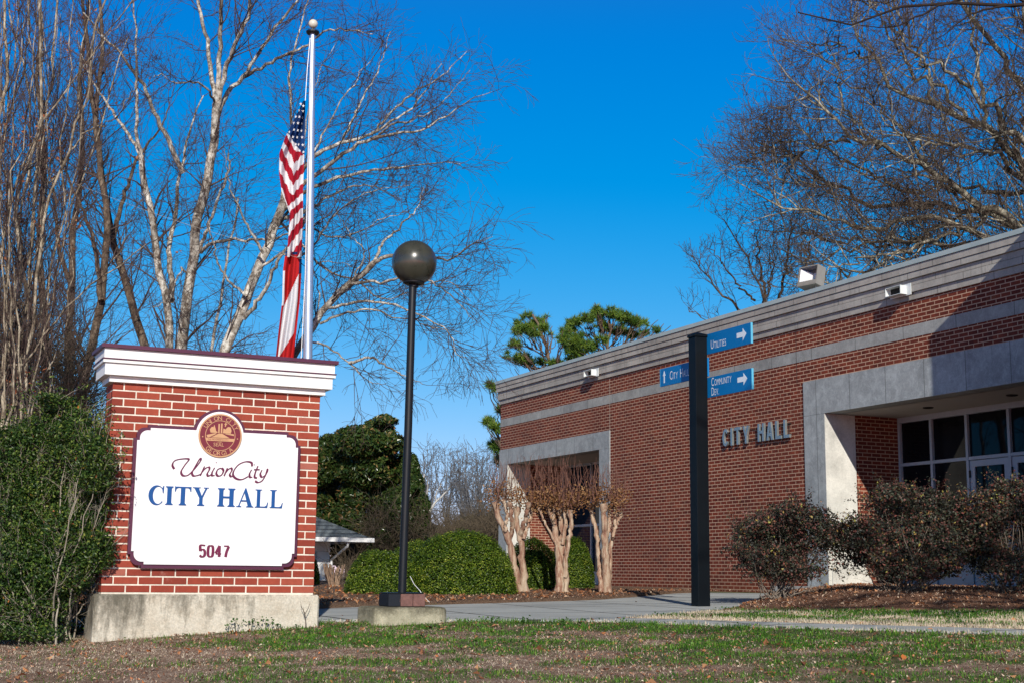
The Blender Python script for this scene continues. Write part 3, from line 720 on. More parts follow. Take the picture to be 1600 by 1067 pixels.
b = MB(); b.box(LX-0.165, LX+0.165, LY-0.12, LY+0.12, top, top+0.1); b.box(LX-0.17, LX+0.165, LY-0.125, LY+0.125, top+0.113, top+0.124, 0.003); b.build('base_plate', M_BLK, lamp)
gt = at(647.3, 411, U=12.75); pt = at(644.8, 447, U=12.75)
d_ = Vector(gt)-Vector((LX, LY, top+0.124))
b = MB(); r_ = 0.037
b.tube([(LX, LY, top+0.124), (LX+d_.x*0.5, LY+d_.y*0.5, top+0.124+d_.z*0.5), tuple(pt)], [r_*1.02, r_, r_*0.96], 20); b.build('pole', M_BLK, lamp, smooth=True)
shade_auto(lamp.children[-1])
b = MB(); b.lathe([(0.05, -0.20), (0.075, -0.212), (0.10, -0.200), (0.102, -0.188)], gt, 32); b.lathe([(0.045, -0.235), (0.045, -0.2)], gt, 20); shade_auto(b.build('collar', M_BLK, lamp))
def globe_mat():
    b = NB('bronze_globe', 0.27, 0.5); n = b.noise(7, 6, 0.7); s_ = b.noise(1, 4, 0.6, b.map((10, 10, 1.2)))
    c = b.ramp(n, [(0.3, (0.030, 0.031, 0.024)), (0.7, (0.048, 0.049, 0.037))]); c = b.mix(b.ramp(s_, [(0.5, (0,0,0)), (0.75, (0.35,0.35,0.35))]), c, (0.075, 0.072, 0.05))
    x = b.sep(); c = b.mix(b.ramp(b.math('ADD', x[0], b.math('MULTIPLY', n, 0.2)), [(0.24, (0,0,0)), (0.31, (0.5,0.5,0.5))]), c, (0.16, 0.07, 0.025))
    b.color(c); b.rough(b.ramp(n, [(0.3, (0.22,0.22,0.22)), (0.7, (0.40,0.40,0.40))])); b.b.inputs['Coat Weight'].default_value = 0.3; b.b.inputs['Coat Roughness'].default_value = 0.12; return b.m
b = MB(); b.lathe([(0.212*math.sin(math.pi*i/40)+(0.0001), -0.212*math.cos(math.pi*i/40)) for i in range(5, 41)], (0, 0, 0), 56)
g = b.build('globe', globe_mat(), None, smooth=True); g.parent = lamp; g.location = Vector(gt)-world_loc(lamp)
# thin pale cable lying against the base
wire = MB(); wp = [at(641, 900, U=13.3), at(647, 912, U=13.2), at(656, 922, U=13.1), at(661, 930, U=13.1), at(671, 940, U=13.15)]
wire.tube([tuple(p) for p in wp], 0.003, 6); tag(wire.build('cable', M_WHT), 'thin pale cable end sticking up from the paving behind the lamp base', 'cable')

# ------------------------------------------------------------------ black direction post with blue boards
M_PST = simple('black_post', (0.003, 0.005, 0.007), 0.45, 0.2, 5, 0.18)
M_BRD = simple('blue_board', (0.0, 0.155, 0.42), 0.45, 0.04, 3, 0.4)
M_BED = simple('pale_blue_edge', (0.10, 0.42, 0.62), 0.4, 0.03, 5)
M_TXT = simple('white_vinyl', (0.72, 0.80, 0.86), 0.45, 0.02, 5)
QX, QY, QZ = 9.132, 14.253, -0.40
post = thing('direction_post', (QX, QY, QZ), 'square black post carrying three blue direction boards', 'sign post')
h = 0.083
b = MB(); b.box(QX-h, QX+h, QY-h, QY+h, QZ-0.1, 2.885, 0.005); b.build('post', M_PST, post)
b = MB(); hc = h+0.012; b.box(QX-hc, QX+hc, QY-hc, QY+hc, 2.886, 2.915, 0.004)
b.add([(QX-hc, QY-hc, 2.9155), (QX+hc, QY-hc, 2.9155), (QX+hc, QY+hc, 2.9155), (QX-hc, QY+hc, 2.9155), (QX, QY, 2.955)], [(0,1,4), (1,2,4), (2,3,4), (3,0,4)]); b.build('post_cap', M_PST, post)
XB = QX+h+0.013          # the boards are fixed to the far face of the post
def board(y0, y1, z0, z1, items, arrow, ang):
    b = MB(); b.box(XB-0.012, XB+0.012, y0, y1, z0, z1, 0.0)
    o = b.build('board', M_BRD, post)
    e = MB(); ee = y0 if abs(y0-QY) > abs(y1-QY) else y1
    e.box(XB-0.0135, XB+0.0135, ee-0.007 if ee == y0 else ee+0.0005, ee-0.0005 if ee == y0 else ee+0.007, z0, z1); e.build('edge_strip', M_BED, o)
    for s, yl, zb_, hh, wx in items:
        xx = 0.0; t = MB()
        for k, ch in enumerate(s):
            if ch == ' ': xx += 0.30*hh; continue
            big = k == 0 or s[k-1] == ' '
            f = hh if big else hh*0.76
            V, F = _tc.setdefault(ch, text_polys(ch))
            x_min = min(v.x for v in V); x_max = max(v.x for v in V)
            t.add([(XB-0.0145, yl-xx-(v.x-x_min)*f*wx, zb_+v.y*f) for v in V], F)
            xx += ((x_max-x_min)*wx+0.075)*f
        t.build('lettering', M_TXT, o)
    a = MB(); cy_, cz_, L_ = arrow
    shp = [(-0.5,-0.15), (0.12,-0.15), (0.12,-0.36), (0.5,0), (0.12,0.36), (0.12,0.15), (-0.5,0.15)]
    if ang: shp = [(-0.5,-0.075), (0.08,-0.075), (0.08,-0.20), (0.5,0), (0.08,0.20), (0.08,0.075), (-0.5,0.075)]
    if ang: pts_ = [(cy_-(-p[1])*L_, cz_+p[0]*L_) for p in shp]
    else: pts_ = [(cy_-p[0]*L_, cz_+p[1]*L_) for p in shp]
    put_prism(a, pts_, lambda u, v, d: (XB-0.0126-d, u, v), 0, 0.002); a.build('arrow', M_TXT, o)
    return o
board(13.245, QY+h+0.03, 2.676, 2.922, [('UTILITIES', 14.085, 2.728, 0.155, 0.64)], (13.43, 2.805, 0.20), False)
board(13.245, QY+h+0.03, 2.142, 2.388, [('COMMUNITY', 14.085, 2.275, 0.145, 0.62), ('DEV.', 14.085, 2.158, 0.145, 0.62)], (13.43, 2.28, 0.20), False)
board(QY-h, 15.285, 2.408, 2.638, [('CITY HALL', 15.045, 2.470, 0.160, 0.64)], (15.185, 2.525, 0.16), True)
# ------------------------------------------------------------------ flagpole with two flags at half mast
M_POL = simple('pole_aluminium', (0.62, 0.66, 0.72), 0.32, 0.08, 4, 0.5, 0.75)
UF = 23.0
p0 = at(480.8, 560, U=UF); p1 = at(488.6, 52, U=UF); dd = (p1-p0)/(p1[2]-p0[2]); base = p0+dd*(-0.35-p0[2])
pole = thing('flagpole', (base[0], base[1], -0.35), 'tall silver aluminium flagpole with a pale ball on top', 'flagpole')
b = MB(); b.tube([tuple(base), tuple(p0), tuple((p0+p1)/2), tuple(p1)], [0.082, 0.079, 0.068, 0.046], 24); shade_auto(b.build('pole', M_POL, pole))
pb_ = at(489.3, 38, U=UF)
b = MB(); b.lathe([(0.081*math.sin(math.pi*i/20)+1e-4, -0.081*math.cos(math.pi*i/20)) for i in range(21)], pb_, 24); b.build('ball', simple('pale_ball', (0.62, 0.58, 0.48), 0.35, 0.06, 8, 0.5), pole, smooth=True)
b = MB(); b.lathe([(0.10, 0), (0.115, 0.02), (0.115, 0.045), (0.03, 0.07)], tuple(p1-dd*0.02), 20); b.tube([tuple(p1), tuple(pb_)], 0.018, 8); b.build('truck', M_BLK, pole)
hl = MB()
def UFp(px, py, du=0.0): return tuple(at(px, py, U=UF+du))
hl.tube([UFp(486.5, 60, -.06), UFp(484, 150, -.1), UFp(480, 300, -.1), UFp(477, 430, -.1), UFp(470.5, 560, -.1), UFp(468, 640, -.1), UFp(466, 800, -.1)], 0.007, 5)
hl.tube([UFp(484.5, 60, -.06), UFp(480, 110, -.1), UFp(477, 158, -.1)], 0.007, 5)
hl.build('halyard', M_WHT, pole)
M_FR = simple('flag_red', (0.40, 0.012, 0.030), 0.8, 0.06, 6, 0.15); M_FW = simple('flag_white', (0.78, 0.78, 0.80), 0.8, 0.03, 6, 0.15); M_FB2 = simple('flag_blue', (0.012, 0.045, 0.16), 0.8, 0.1, 6, 0.15)
M_FR2 = simple('flag_bright_red', (0.50, 0.018, 0.020), 0.8, 0.06, 6, 0.15)
for m in (M_FR, M_FW, M_FB2, M_FR2):
    t_ = m.node_tree; bs = t_.nodes['Principled BSDF']; tr = t_.nodes.new('ShaderNodeBsdfTranslucent'); mx = t_.nodes.new('ShaderNodeMixShader'); mx.inputs[0].default_value = 0.25
    src = bs.inputs['Base Color'].links[0].from_socket; t_.links.new(src, tr.inputs[0]); ou = [n for n in t_.nodes if n.type == 'OUTPUT_MATERIAL'][0]
    t_.links.new(bs.outputs[0], mx.inputs[1]); t_.links.new(tr.outputs[0], mx.inputs[2]); t_.links.new(mx.outputs[0], ou.inputs[0])
def flag(rows_, y0, y1, colour, nx=46, ny=300, fold=None):
    """rows_: list of (py, left px, right px); colour(px, py, s) -> material index; fold(s, py) -> depth offset in m"""
    ys = np.linspace(y0, y1, ny); L_ = np.interp(ys, [r[0] for r in rows_], [r[1] for r in rows_]); R_ = np.interp(ys, [r[0] for r in rows_], [r[2] for r in rows_])
    V = []; 
    for j in range(ny):
        for i in range(nx):
            s = i/(nx-1); V.append(at(L_[j]+(R_[j]-L_[j])*s, ys[j], U=UF-0.06+fold(s, ys[j])))
    F = []; M = []
    for j in range(ny-1):
        for i in range(nx-1):
            F.append([j*nx+i, (j+1)*nx+i, (j+1)*nx+i+1, j*nx+i+1]); s = (i+0.5)/(nx-1); px = (L_[j]+(R_[j]-L_[j])*s); M.append(colour(px, (ys[j]+ys[j+1])/2, s))
    return V, F, M
def us_col(px, py, s):
    # canton above the diagonal from (455,214) to (473,240)
    vx = float(np.interp(py, [235, 262, 305, 330], [463, 460, 456, 446]))
    if py < np.interp(px, [430, 446, 452, 458, 472, 476], [206, 206, 211, 221, 240, 243]): return 2
    yy = py-(1.75*(px-vx) if px < vx else -1.35*(px-vx))+3.0*math.sin(px*0.9)*0.5    # chevron stripes
    k = math.floor((yy-247+8)/17.0)
    return 0 if k % 2 == 0 else 1
us_rows = [(157, 474, 477), (175, 466, 477), (200, 453, 476.5), (214, 446, 476), (240, 436.5, 475.5), (270, 436, 474.5), (300, 440, 473.5), (318, 447, 473.5), (335, 453, 473.5), (385, 449.5, 472), (402, 449, 471)]
def us_fold(s, py): return 0.09*math.sin(s*7.4+py*0.014+1.2*math.sin(py*0.03))+0.035*math.sin(s*19+py*0.035)+0.02*math.sin(s*4-py*0.07)
V, F, M = flag(us_rows, 158, 402, us_col, fold=us_fold)
fl = MB(); fl.add(V, F); fl.M = M
# stars: small five-pointed stars standing a few mm in front of the cloth
def star(px, py):
    xs = np.interp(py, [r[0] for r in us_rows], [r[1] for r in us_rows]); xe = np.interp(py, [r[0] for r in us_rows], [r[2] for r in us_rows]); s = (px-xs)/(xe-xs)
    pts = []
    for k in range(10):
        r = (2.7 if k % 2 == 0 else 1.15); a = math.radians(90+36*k); pts.append(tuple(at(px+r*math.cos(a)*0.9, py-r*math.sin(a), U=UF-0.06-0.018+us_fold(s, py))))
    c = tuple(at(px, py, U=UF-0.06-0.018+us_fold(s, py)))
    fl.mi = 1; fl.add(pts+[c], [[k, (k+1) % 10, 10] for k in range(10)])
for px, py in [(470,163),(474,166),(468,163+10),(473,181-7),(467.5,183),(472,184),(459.5,193),(465.5,193),(471,193),(459,203),(465,204),(471.5,205),(457.5,214.5),(464,215),(472,215),(462,226),(467,226.5),(473,227),(468,236),(474,238),(452.5,207),(462.5,183+0)]: star(px, py)
f1 = fl.build('national_flag', [M_FR, M_FW, M_FB2, M_FR2], smooth=True); tag(f1, 'American flag with stars and stripes hanging limp halfway down the flagpole', 'flag')
def ga_col(px, py, s):
    if py < 398+ (0 if s > .3 else 2): return 2
    if s < 0.12: return 1 if 423 < py < 478 else 3
    if s > 0.86: return 2 if py < 428 else 3
    d1 = 430+1.15*(466-px)*1.9          # red over white
    if py < d1-0: return 3
    d2 = 556-1.6*(px-437)
    if py > d2 and px > 437: return 3
    return 1
ga_rows = [(392, 447, 471.5), (405, 444.5, 471.5), (425, 442, 471), (470, 441, 468.5), (520, 435, 463), (557, 431, 459), (600, 428, 457), (650, 430, 456), (690, 436, 454), (720, 444, 450)]
def ga_fold(s, py): return 0.07*math.sin(s*9+py*0.012)+0.03*math.sin(s*17+py*0.02)+0.02
V, F, M = flag(ga_rows, 394, 720, ga_col, fold=ga_fold)
fl = MB(); fl.add(V, F); fl.M = M
f2 = fl.build('state_flag', [M_FR, M_FW, M_FB2, M_FR2], smooth=True); tag(f2, 'red and white state flag with a blue edge hanging limp below the American flag', 'flag')

# ------------------------------------------------------------------ floodlight on the roof edge
fc = at(1268, 434, X=XF+0.18); 
fld = thing('floodlight', (fc[0], fc[1], 5.09), 'square grey floodlight standing on the roof edge above the lettering', 'floodlight')
M_FLD = simple('floodlight_grey', (0.24, 0.225, 0.20), 0.55, 0.08, 8, 0.4)
FM = Matrix.Translation(Vector(fc)) @ Matrix.Rotation(math.radians(13), 4, 'Z') @ Matrix.Rotation(math.radians(12), 4, 'Y')
def xf(mb, M4): mb.V = [tuple(M4 @ Vector(v)) for v in mb.V]; return mb
b = MB(); w2, h2, dp = 0.22, 0.19, 0.11; t = 0.018     # opens towards -x
b.box(-dp, dp, -w2, -w2+t, -h2, h2); b.box(-dp, dp, w2-t, w2, -h2, h2); b.box(-dp, dp, -w2+t, w2-t, h2-t, h2); b.box(-dp, dp, -w2+t, w2-t, -h2, -h2+t); b.box(dp-t, dp, -w2+t, w2-t, -h2+t, h2-t)
b.box(-dp-0.002, -dp+0.01, -w2+t+0.001, w2-t-0.001, -h2+t+0.001, -h2+0.085)
xf(b, FM).build('housing', M_FLD, fld)
b = MB(); b.add([(-dp+0.02, w2-t-0.003, -h2+0.08), (-dp+0.02, w2-t-0.003, h2-t-0.01), (dp-0.05, 0.03, h2-0.08), (dp-0.05, 0.03, -h2+0.09)], [(0,1,2,3)])
b.add([(dp-0.04, 0.04, -h2+0.09), (dp-0.04, 0.04, h2-0.08), (dp-0.04, -0.1, h2-0.08), (dp-0.04, -0.1, -h2+0.09)], [(0,1,2,3)])
xf(b, FM).build('reflector', simple('reflector', (0.85, 0.86, 0.88), 0.25, 0.02, 5, 0.6), fld)
b = MB(); b.box(-dp+0.001, -dp+0.005, -w2+t+0.003, w2-t-0.003, -h2+0.086, h2-t-0.003)
gm = bpy.data.materials.new('clear_lens'); gm.use_nodes = True; g_ = gm.node_tree; tp = g_.nodes.new('ShaderNodeBsdfTransparent'); gs = g_.nodes.new('ShaderNodeBsdfGlossy'); gs.inputs['Roughness'].default_value = 0.03; mx = g_.nodes.new('ShaderNodeMixShader'); mx.inputs[0].default_value = 0.12
g_.links.new(tp.outputs[0], mx.inputs[1]); g_.links.new(gs.outputs[0], mx.inputs[2]); g_.links.new(mx.outputs[0], [n for n in g_.nodes if n.type == 'OUTPUT_MATERIAL'][0].inputs[0])
xf(b, FM).build('lens', gm, fld)
b = MB(); b.box(fc[0]-0.03, fc[0]+0.03, fc[1]-0.16, fc[1]-0.13, 5.085, fc[2]-0.1); b.box(fc[0]-0.03, fc[0]+0.03, fc[1]+0.0, fc[1]+0.03, 5.085, fc[2]-0.1); b.box(fc[0]-0.06, fc[0]+0.06, fc[1]-0.2, fc[1]+0.1, 5.086, 5.10); b.build('bracket', M_FLD, fld)
# ------------------------------------------------------------------ ground, paving, beds
def vnoise(x, y, seed=0):
    x = np.asarray(x, float); y = np.asarray(y, float); xi = np.floor(x).astype(np.int64); yi = np.floor(y).astype(np.int64); fx = x-xi; fy = y-yi
    fx = fx*fx*(3-2*fx); fy = fy*fy*(3-2*fy)
    def h(a, b_):
        n = (a*374761393+b_*668265263+seed*974634777) & 0x7fffffff; n = ((n ^ (n >> 13))*1274126177) & 0x7fffffff
        return ((n ^ (n >> 16)) & 0xffff)/65535.0
    return (h(xi, yi)*(1-fx)+h(xi+1, yi)*fx)*(1-fy)+(h(xi, yi+1)*(1-fx)+h(xi+1, yi+1)*fx)*fy
def fbm(x, y, seed=0, o=4):
    s = 0; a = 0.5; t = 0
    for k in range(o): s = s+a*vnoise(x*2**k, y*2**k, seed+k); t += a; a *= 0.55
    return s/t
def ground_mat():
    b = NB('ground_soil', 0.95, 0.1); g = b.attr('green'); n = b.noise(14, 6, 0.8); n2 = b.noise(70, 4, 0.8); n3 = b.noise(2.2, 5, 0.7)
    c = b.ramp(n, [(0.25, (0.12, 0.07, 0.05)), (0.5, (0.34, 0.235, 0.175)), (0.75, (0.60, 0.48, 0.38))])
    c = b.mix(b.ramp(n3, [(0.45, (0,0,0)), (0.7, (0.5,0.5,0.5))]), c, (0.13, 0.06, 0.035))
    c = b.mix(b.math('MULTIPLY', g, 0.8), c, (0.045, 0.095, 0.018)); c = b.mix(0.8, c, b.ramp(n2, [(0.3, (0.5,0.5,0.5)), (0.7, (1.35,1.35,1.35))]), 'MULTIPLY')
    b.color(c); b.bump(b.math('ADD', n, n2), 0.8, 0.02); return b.m
def green_w(u, v):
    """how green the turf is"""
    uc = crest(v)
    g = fbm(v*1.7, u*3.6, 5, 5); n = np.clip((g-0.41+0.05*(v > -1.2))*11, 0, 1)*np.clip((v+3.2)/1.4, 0.10, 1)*np.clip(1.25-(uc-u-0.15)/4.5, 0.5, 1)
    nearc = np.clip(1-np.abs(uc-u-0.35)/0.55, 0, 1)*np.clip((v+2.2)/1.5, 0, 1)
    strip = (v > pave_right(u)) & (u < 16.3) & (u > uc)
    s = np.clip((fbm(v*1.1, u*1.6, 9)-0.26)*6, 0, 1)*np.clip((u-uc-0.9-0.6*fbm(v*0.8, u*0, 19))/0.6, 0.06, 1)
    return np.where(strip, s, np.maximum(n, nearc*0.85))
us = np.concatenate([np.linspace(-8, 7, 30), np.linspace(7.2, 17, 150), np.linspace(17.3, 45, 60), [55, 80, 130, 300, 2000]])
vv = np.concatenate([[-2000, -300, -90], np.linspace(-45, -7, 40), np.linspace(-6.8, 8, 220), np.linspace(8.5, 40, 40), [90, 300, 2000]])
def grid_mesh(name, U1, V1, zfun, mat, attr=None):
    U_, V_ = np.meshgrid(U1, V1, indexing='ij'); X_, Y_ = uv2xy(U_, V_); Z_ = zfun(X_, Y_)
    V3 = np.stack([X_, Y_, Z_], -1).reshape(-1, 3); n, m = U_.shape
    I = (np.arange(n-1)[:, None]*m+np.arange(m-1)[None, :]).ravel(); F = np.stack([I, I+m, I+m+1, I+1], -1)
    at_ = {'green': ('POINT', green_w(U_, V_).ravel())} if attr else None
    return link(name, np_mesh(name, V3, [F], mat, None, at_, True))
def ground_z(x, y):
    u, v = xy2uv(x, y)
    z = gz(x, y)-0.05*np.clip((u-crest(v)-0.02)*5, 0, 1)*(u < bed_edge(v))*(v < pave_right(u)+0.02)*1.0      # dips under the paving
    return z+0.010*(fbm(x*6, y*6, 3)-0.5)*(np.abs(u-12) < 7)
gr = grid_mesh('ground', us, vv, ground_z, ground_mat(), True); gr['kind'] = 'structure'
def paving_mat():
    b = NB('paving_concrete', 0.9, 0.2); n = b.noise(1.1, 7, 0.75); n2 = b.noise(45, 5, 0.8); n3 = b.noise(0.5, 4, 0.6, b.map((1, 1, 1)))
    c = b.ramp(n, [(0.3, (0.33, 0.345, 0.34)), (0.7, (0.47, 0.48, 0.46))]); c = b.mix(b.ramp(n3, [(0.5, (0,0,0)), (0.7, (0.4,0.4,0.4))]), c, (0.25, 0.24, 0.22))
    c = b.mix(0.6, c, b.ramp(n2, [(0.3, (0.7,0.7,0.7)), (0.7, (1.2,1.2,1.2))]), 'MULTIPLY'); x = b.sep()
    for ax in (0, 1):
        j = b.math('LESS_THAN', b.math('PINGPONG', b.math('ADD', x[ax], 0.4), 0.75), b.math('ADD', 0.008, b.math('MULTIPLY', b.noise(6, 4, 0.8), 0.030))); c = b.mix(j, c, (0.06, 0.055, 0.05))
    b.color(c); b.bump(n2, 0.3, 0.004); return b.m
M_PAV = paving_mat()
def sheet(name, rows, zoff, mat, zfun=None, thick=0.12, kind='structure'):
    """rows: list of (u, v0, v1); a sheet following the ground with a real edge"""
    nv = 60; top = []; 
    for u, v0, v1 in rows:
        v_ = np.linspace(v0, v1, nv); x, y = uv2xy(u, v_); z = gz(x, y)+zoff
        if zfun is not None: z = z+zfun(x, y)
        top.append(np.stack([x, y, z], -1))
    T = np.array(top); n = len(rows); V3 = T.reshape(-1, 3); B3 = V3.copy(); B3[:, 2] -= thick
    I = (np.arange(n-1)[:, None]*nv+np.arange(nv-1)[None, :]).ravel(); F = [np.stack([I, I+nv, I+nv+1, I+1], -1)]
    o = n*nv; bord = [i for i in range(nv)]+[i*nv+nv-1 for i in range(1, n)]+[(n-1)*nv+i for i in range(nv-2, -1, -1)]+[i*nv for i in range(n-2, 0, -1)]
    bo = np.array(bord); nb = np.roll(bo, -1); F.append(np.stack([bo, nb, nb+o, bo+o], -1))
    ob = link(name, np_mesh(name, np.concatenate([V3, B3]), F, mat)); ob['kind'] = kind; return ob
rows = []
for u in np.concatenate([np.linspace(11.6, 16, 45), np.linspace(16.2, 25, 40)]):
    # left and right limits of the paving at this depth
    v1 = float(pave_right(u)); vs_ = np.linspace(-14, v1, 800)
    ok = (crest(vs_)+0.06 < u) & (bed_edge(vs_) > u)
    if ok.sum() < 5: continue
    rows.append((u, float(vs_[ok][0]), float(vs_[ok][-1])))
sheet('plaza', rows, 0.012, M_PAV)
# the narrow walk that runs on to the right between the two strips of grass
rows = []
for k in range(60):
    v = 0.55+k*0.16; rows.append((v, float(crest(v))+0.05, float(crest(v))+0.80))
nv = len(rows); V3 = []
for v, a, c_ in rows:
    for u in (a, c_):
        x, y = uv2xy(u, v); V3.append((x, y, float(gz(x, y))+0.016))
V3 = np.array(V3); B3 = V3.copy(); B3[:, 2] -= 0.12
I = np.arange(nv-1)*2; F = [np.stack([I, I+2, I+3, I+1], -1), np.stack([I, I+2, I+2+2*nv, I+2*nv], -1), np.stack([I+1, I+3, I+3+2*nv, I+1+2*nv], -1)]
o = link('sidewalk', np_mesh('sidewalk', np.concatenate([V3, B3]), F, M_PAV)); o['kind'] = 'structure'
def mulch_mat(name='mulch', a=(0.12, 0.055, 0.035), c2=(0.34, 0.19, 0.125)):
    b = NB(name, 0.95, 0.1); n = b.noise(26, 6, 0.8); n2 = b.noise(90, 3, 0.8); c = b.ramp(n, [(0.3, a), (0.6, c2), (0.8, tuple(min(1, q*1.5) for q in c2))])
    c = b.mix(0.7, c, b.ramp(n2, [(0.3, (0.5,0.5,0.5)), (0.7, (1.4,1.4,1.4))]), 'MULTIPLY'); b.color(c); b.bump(b.math('ADD', n, n2), 1.0, 0.03); return b.m
M_MUL = mulch_mat()
rows = []
for u in np.linspace(15.7, 27.0, 60):
    rows.append((u, float(pave_right(u))+0.01+0.05*math.sin(u*5), 16.0))
# stop the bed at the wall: clip on the facade
def clipx(rows): return rows
sheet('mulch_bed', rows, 0.02, M_MUL, lambda x, y: mound(x, y)+0.02*(fbm(x*3, y*3, 8)-0.5), 0.2)
rows = []
for v in np.linspace(-14, 3.4, 90): rows.append((v, float(bed_edge(v))-0.02, 60.0))
V3 = []
uu = np.concatenate([[0, 0.06, 0.2, 0.5, 1.0, 1.8, 3, 5, 8, 13, 22, 45]])
for v, a, c_ in rows:
    for k, d in enumerate(uu):
        x, y = uv2xy(a+d+0.05*math.sin(v*6), v); V3.append((x, y, float(gz(x, y))+(0.0 if k == 0 else 0.03 if k == 1 else 0.045)+0.015*float(fbm(x*3, y*3, 4))))
n, m = len(rows), len(uu); I = (np.arange(n-1)[:, None]*m+np.arange(m-1)[None, :]).ravel()
o = link('planting_bed', np_mesh('planting_bed', np.array(V3), [np.stack([I, I+1, I+m+1, I+m], -1)], mulch_mat('leafy_mulch', (0.13, 0.075, 0.05), (0.28, 0.18, 0.12)), smooth=True)); o['kind'] = 'structure'

# ---- turf: blades as real slivers of mesh
def blade_mesh(name, x, y, z, h, w_, az, lean, shade, mat, label, curl=0.3):
    n = len(x); dx, dy = np.cos(az), np.sin(az); px_, py_ = -dy, dx
    hz = np.cos(lean)*h; hh = np.sin(lean)*h
    b0 = np.stack([x-px_*w_/2, y-py_*w_/2, z], -1); b1 = np.stack([x+px_*w_/2, y+py_*w_/2, z], -1)
    m0 = np.stack([x+dx*hh*0.4-px_*w_*0.4, y+dy*hh*0.4-py_*w_*0.4, z+hz*0.6], -1); m1 = np.stack([x+dx*hh*0.4+px_*w_*0.4, y+dy*hh*0.4+py_*w_*0.4, z+hz*0.6], -1)
    t = np.stack([x+dx*hh, y+dy*hh, z+hz*(1-curl*np.sin(lean))], -1)
    V3 = np.stack([b0, b1, m0, m1, t], 1).reshape(-1, 3); I = np.arange(n)*5
    F = [np.stack([I, I+1, I+3, I+2], -1), np.stack([I+2, I+3, I+4], -1)]
    me = np_mesh(name, V3, F, mat, None, {'shade': ('FACE', np.concatenate([shade, shade]))}, False)
    o = link(name, me); tag(o, label, name.replace('_', ' '), kind='stuff'); return o
def blade_mat(name, stops, rough=0.7, trans=0.25):
    b = NB(name, rough, 0.25); c = b.ramp(b.attr('shade'), stops); b.color(c)
    if trans:
        tr = b.N('ShaderNodeBsdfTranslucent'); b.L(c, tr.inputs[0]); mx = b.N('ShaderNodeMixShader'); mx.inputs[0].default_value = trans
        ou = [n for n in b.t.nodes if n.type == 'OUTPUT_MATERIAL'][0]; b.L(b.b.outputs[0], mx.inputs[1]); b.L(tr.outputs[0], mx.inputs[2]); b.L(mx.outputs[0], ou.inputs[0])
    return b.m
def scatter(n, u0, u1, v0, v1, seed):
    r = np.random.default_rng(seed); u = r.uniform(u0, u1, n); v = r.uniform(v0, v1, n); return r, u, v
SGN = lambda x, y: (x > 1.75) & (x < 3.72) & (y > 11.93) & (y < 12.45)     # nothing grows through the plinth
def keep_out(x, y):
    u, v = xy2uv(x, y)
    lampb = (np.abs(x-LX) < 0.34) & (np.abs(y-LY) < 0.29)
    walk = (v > 0.5) & (u > crest(v)+0.07) & (u < crest(v)+0.80)
    pav = (u > crest(v)+0.03) & (u < bed_edge(v)+0.03) & (v < pave_right(u)+0.0)
    return SGN(x, y) | lampb | walk | pav | (x > XF-0.05)
# dead thatch
r, u, v = scatter(420000, 7.3, 16.6, -6, 8.6, 11)
g = green_w(u, v); strip = (u > crest(v)) 
x, y = uv2xy(u, v); k = ~keep_out(x, y) & (r.random(len(u)) < np.where(strip, 0.9*(1-g*0.9), np.clip(0.85-g*0.55, 0.1, 1))*np.clip((u-6.5)/4, 0.35, 1)) & (v < 2.2+u*0.42) & (v > -2.0-u*0.36)
u, v, x, y, g, strip = u[k], v[k], x[k], y[k], g[k], strip[k]; n = len(u); z = gz(x, y)+np.where(strip, 0.0, 0.002)
tuft = fbm(x*7, y*7, 41, 3); tf = (tuft > 0.55) & ~strip
h_ = np.where(strip, r.uniform(0.02, 0.055, n), np.where(tf, r.uniform(0.02, 0.05, n), r.uniform(0.02, 0.055, n))); lean = np.where(strip, r.uniform(0.1, 1.0, n), np.where(tf, r.uniform(0.95, 1.5, n), r.uniform(1.15, 1.56, n)))
pn_ = fbm(x*1.3, y*1.3, 21)
sh = np.clip(np.where(strip, 0.70+0.3*r.random(n), 0.75*r.random(n)+0.75*(pn_-0.36)+0.34*tf-0.10*(tuft < 0.45)), 0, 0.80+0.2*strip)
M_DEAD = blade_mat('dead_grass', [(0.0, (0.16, 0.072, 0.046)), (0.2, (0.36, 0.22, 0.165)), (0.42, (0.54, 0.41, 0.32)), (0.65, (0.74, 0.63, 0.52)), (0.85, (0.74, 0.60, 0.42)), (1.0, (0.84, 0.72, 0.52))])
blade_mesh('dead_grass', x, y, z, h_, r.uniform(0.0025, 0.0055, n), r.uniform(0, 6.28, n), lean, sh, M_DEAD, 'dead grey and tan winter grass matted over the bank')
# green grass
r, u, v = scatter(620000, 7.3, 16.7, -6, 8.6, 12)
g = green_w(u, v); x, y = uv2xy(u, v); cl = fbm(x*7, y*7, 31)
k = ~keep_out(x, y) & (r.random(len(u)) < g*np.clip((cl-0.36)*6, 0.05, 1)) & (v < 2.2+u*0.42) & (v > -2.0-u*0.36)
u, v, x, y, g, cl = u[k], v[k], x[k], y[k], g[k], cl[k]; n = len(u); z = gz(x, y)
h_ = r.uniform(0.016, 0.045, n)*(0.7+0.6*cl)*np.where(np.abs(crest(v)-u) < 0.25, 1.25, 1.0)
M_GRS = blade_mat('green_grass', [(0.0, (0.022, 0.068, 0.009)), (0.5, (0.07, 0.20, 0.018)), (0.85, (0.17, 0.34, 0.032)), (1.0, (0.36, 0.44, 0.07))], 0.55, 0.35)
blade_mesh('green_grass', x, y, z, h_, r.uniform(0.003, 0.006, n), r.uniform(0, 6.28, n), r.uniform(0.1, 1.1, n), np.clip(r.random(n)*0.9+0.25*(cl-0.4), 0, 1), M_GRS, 'fresh green grass growing in patches on the bank')
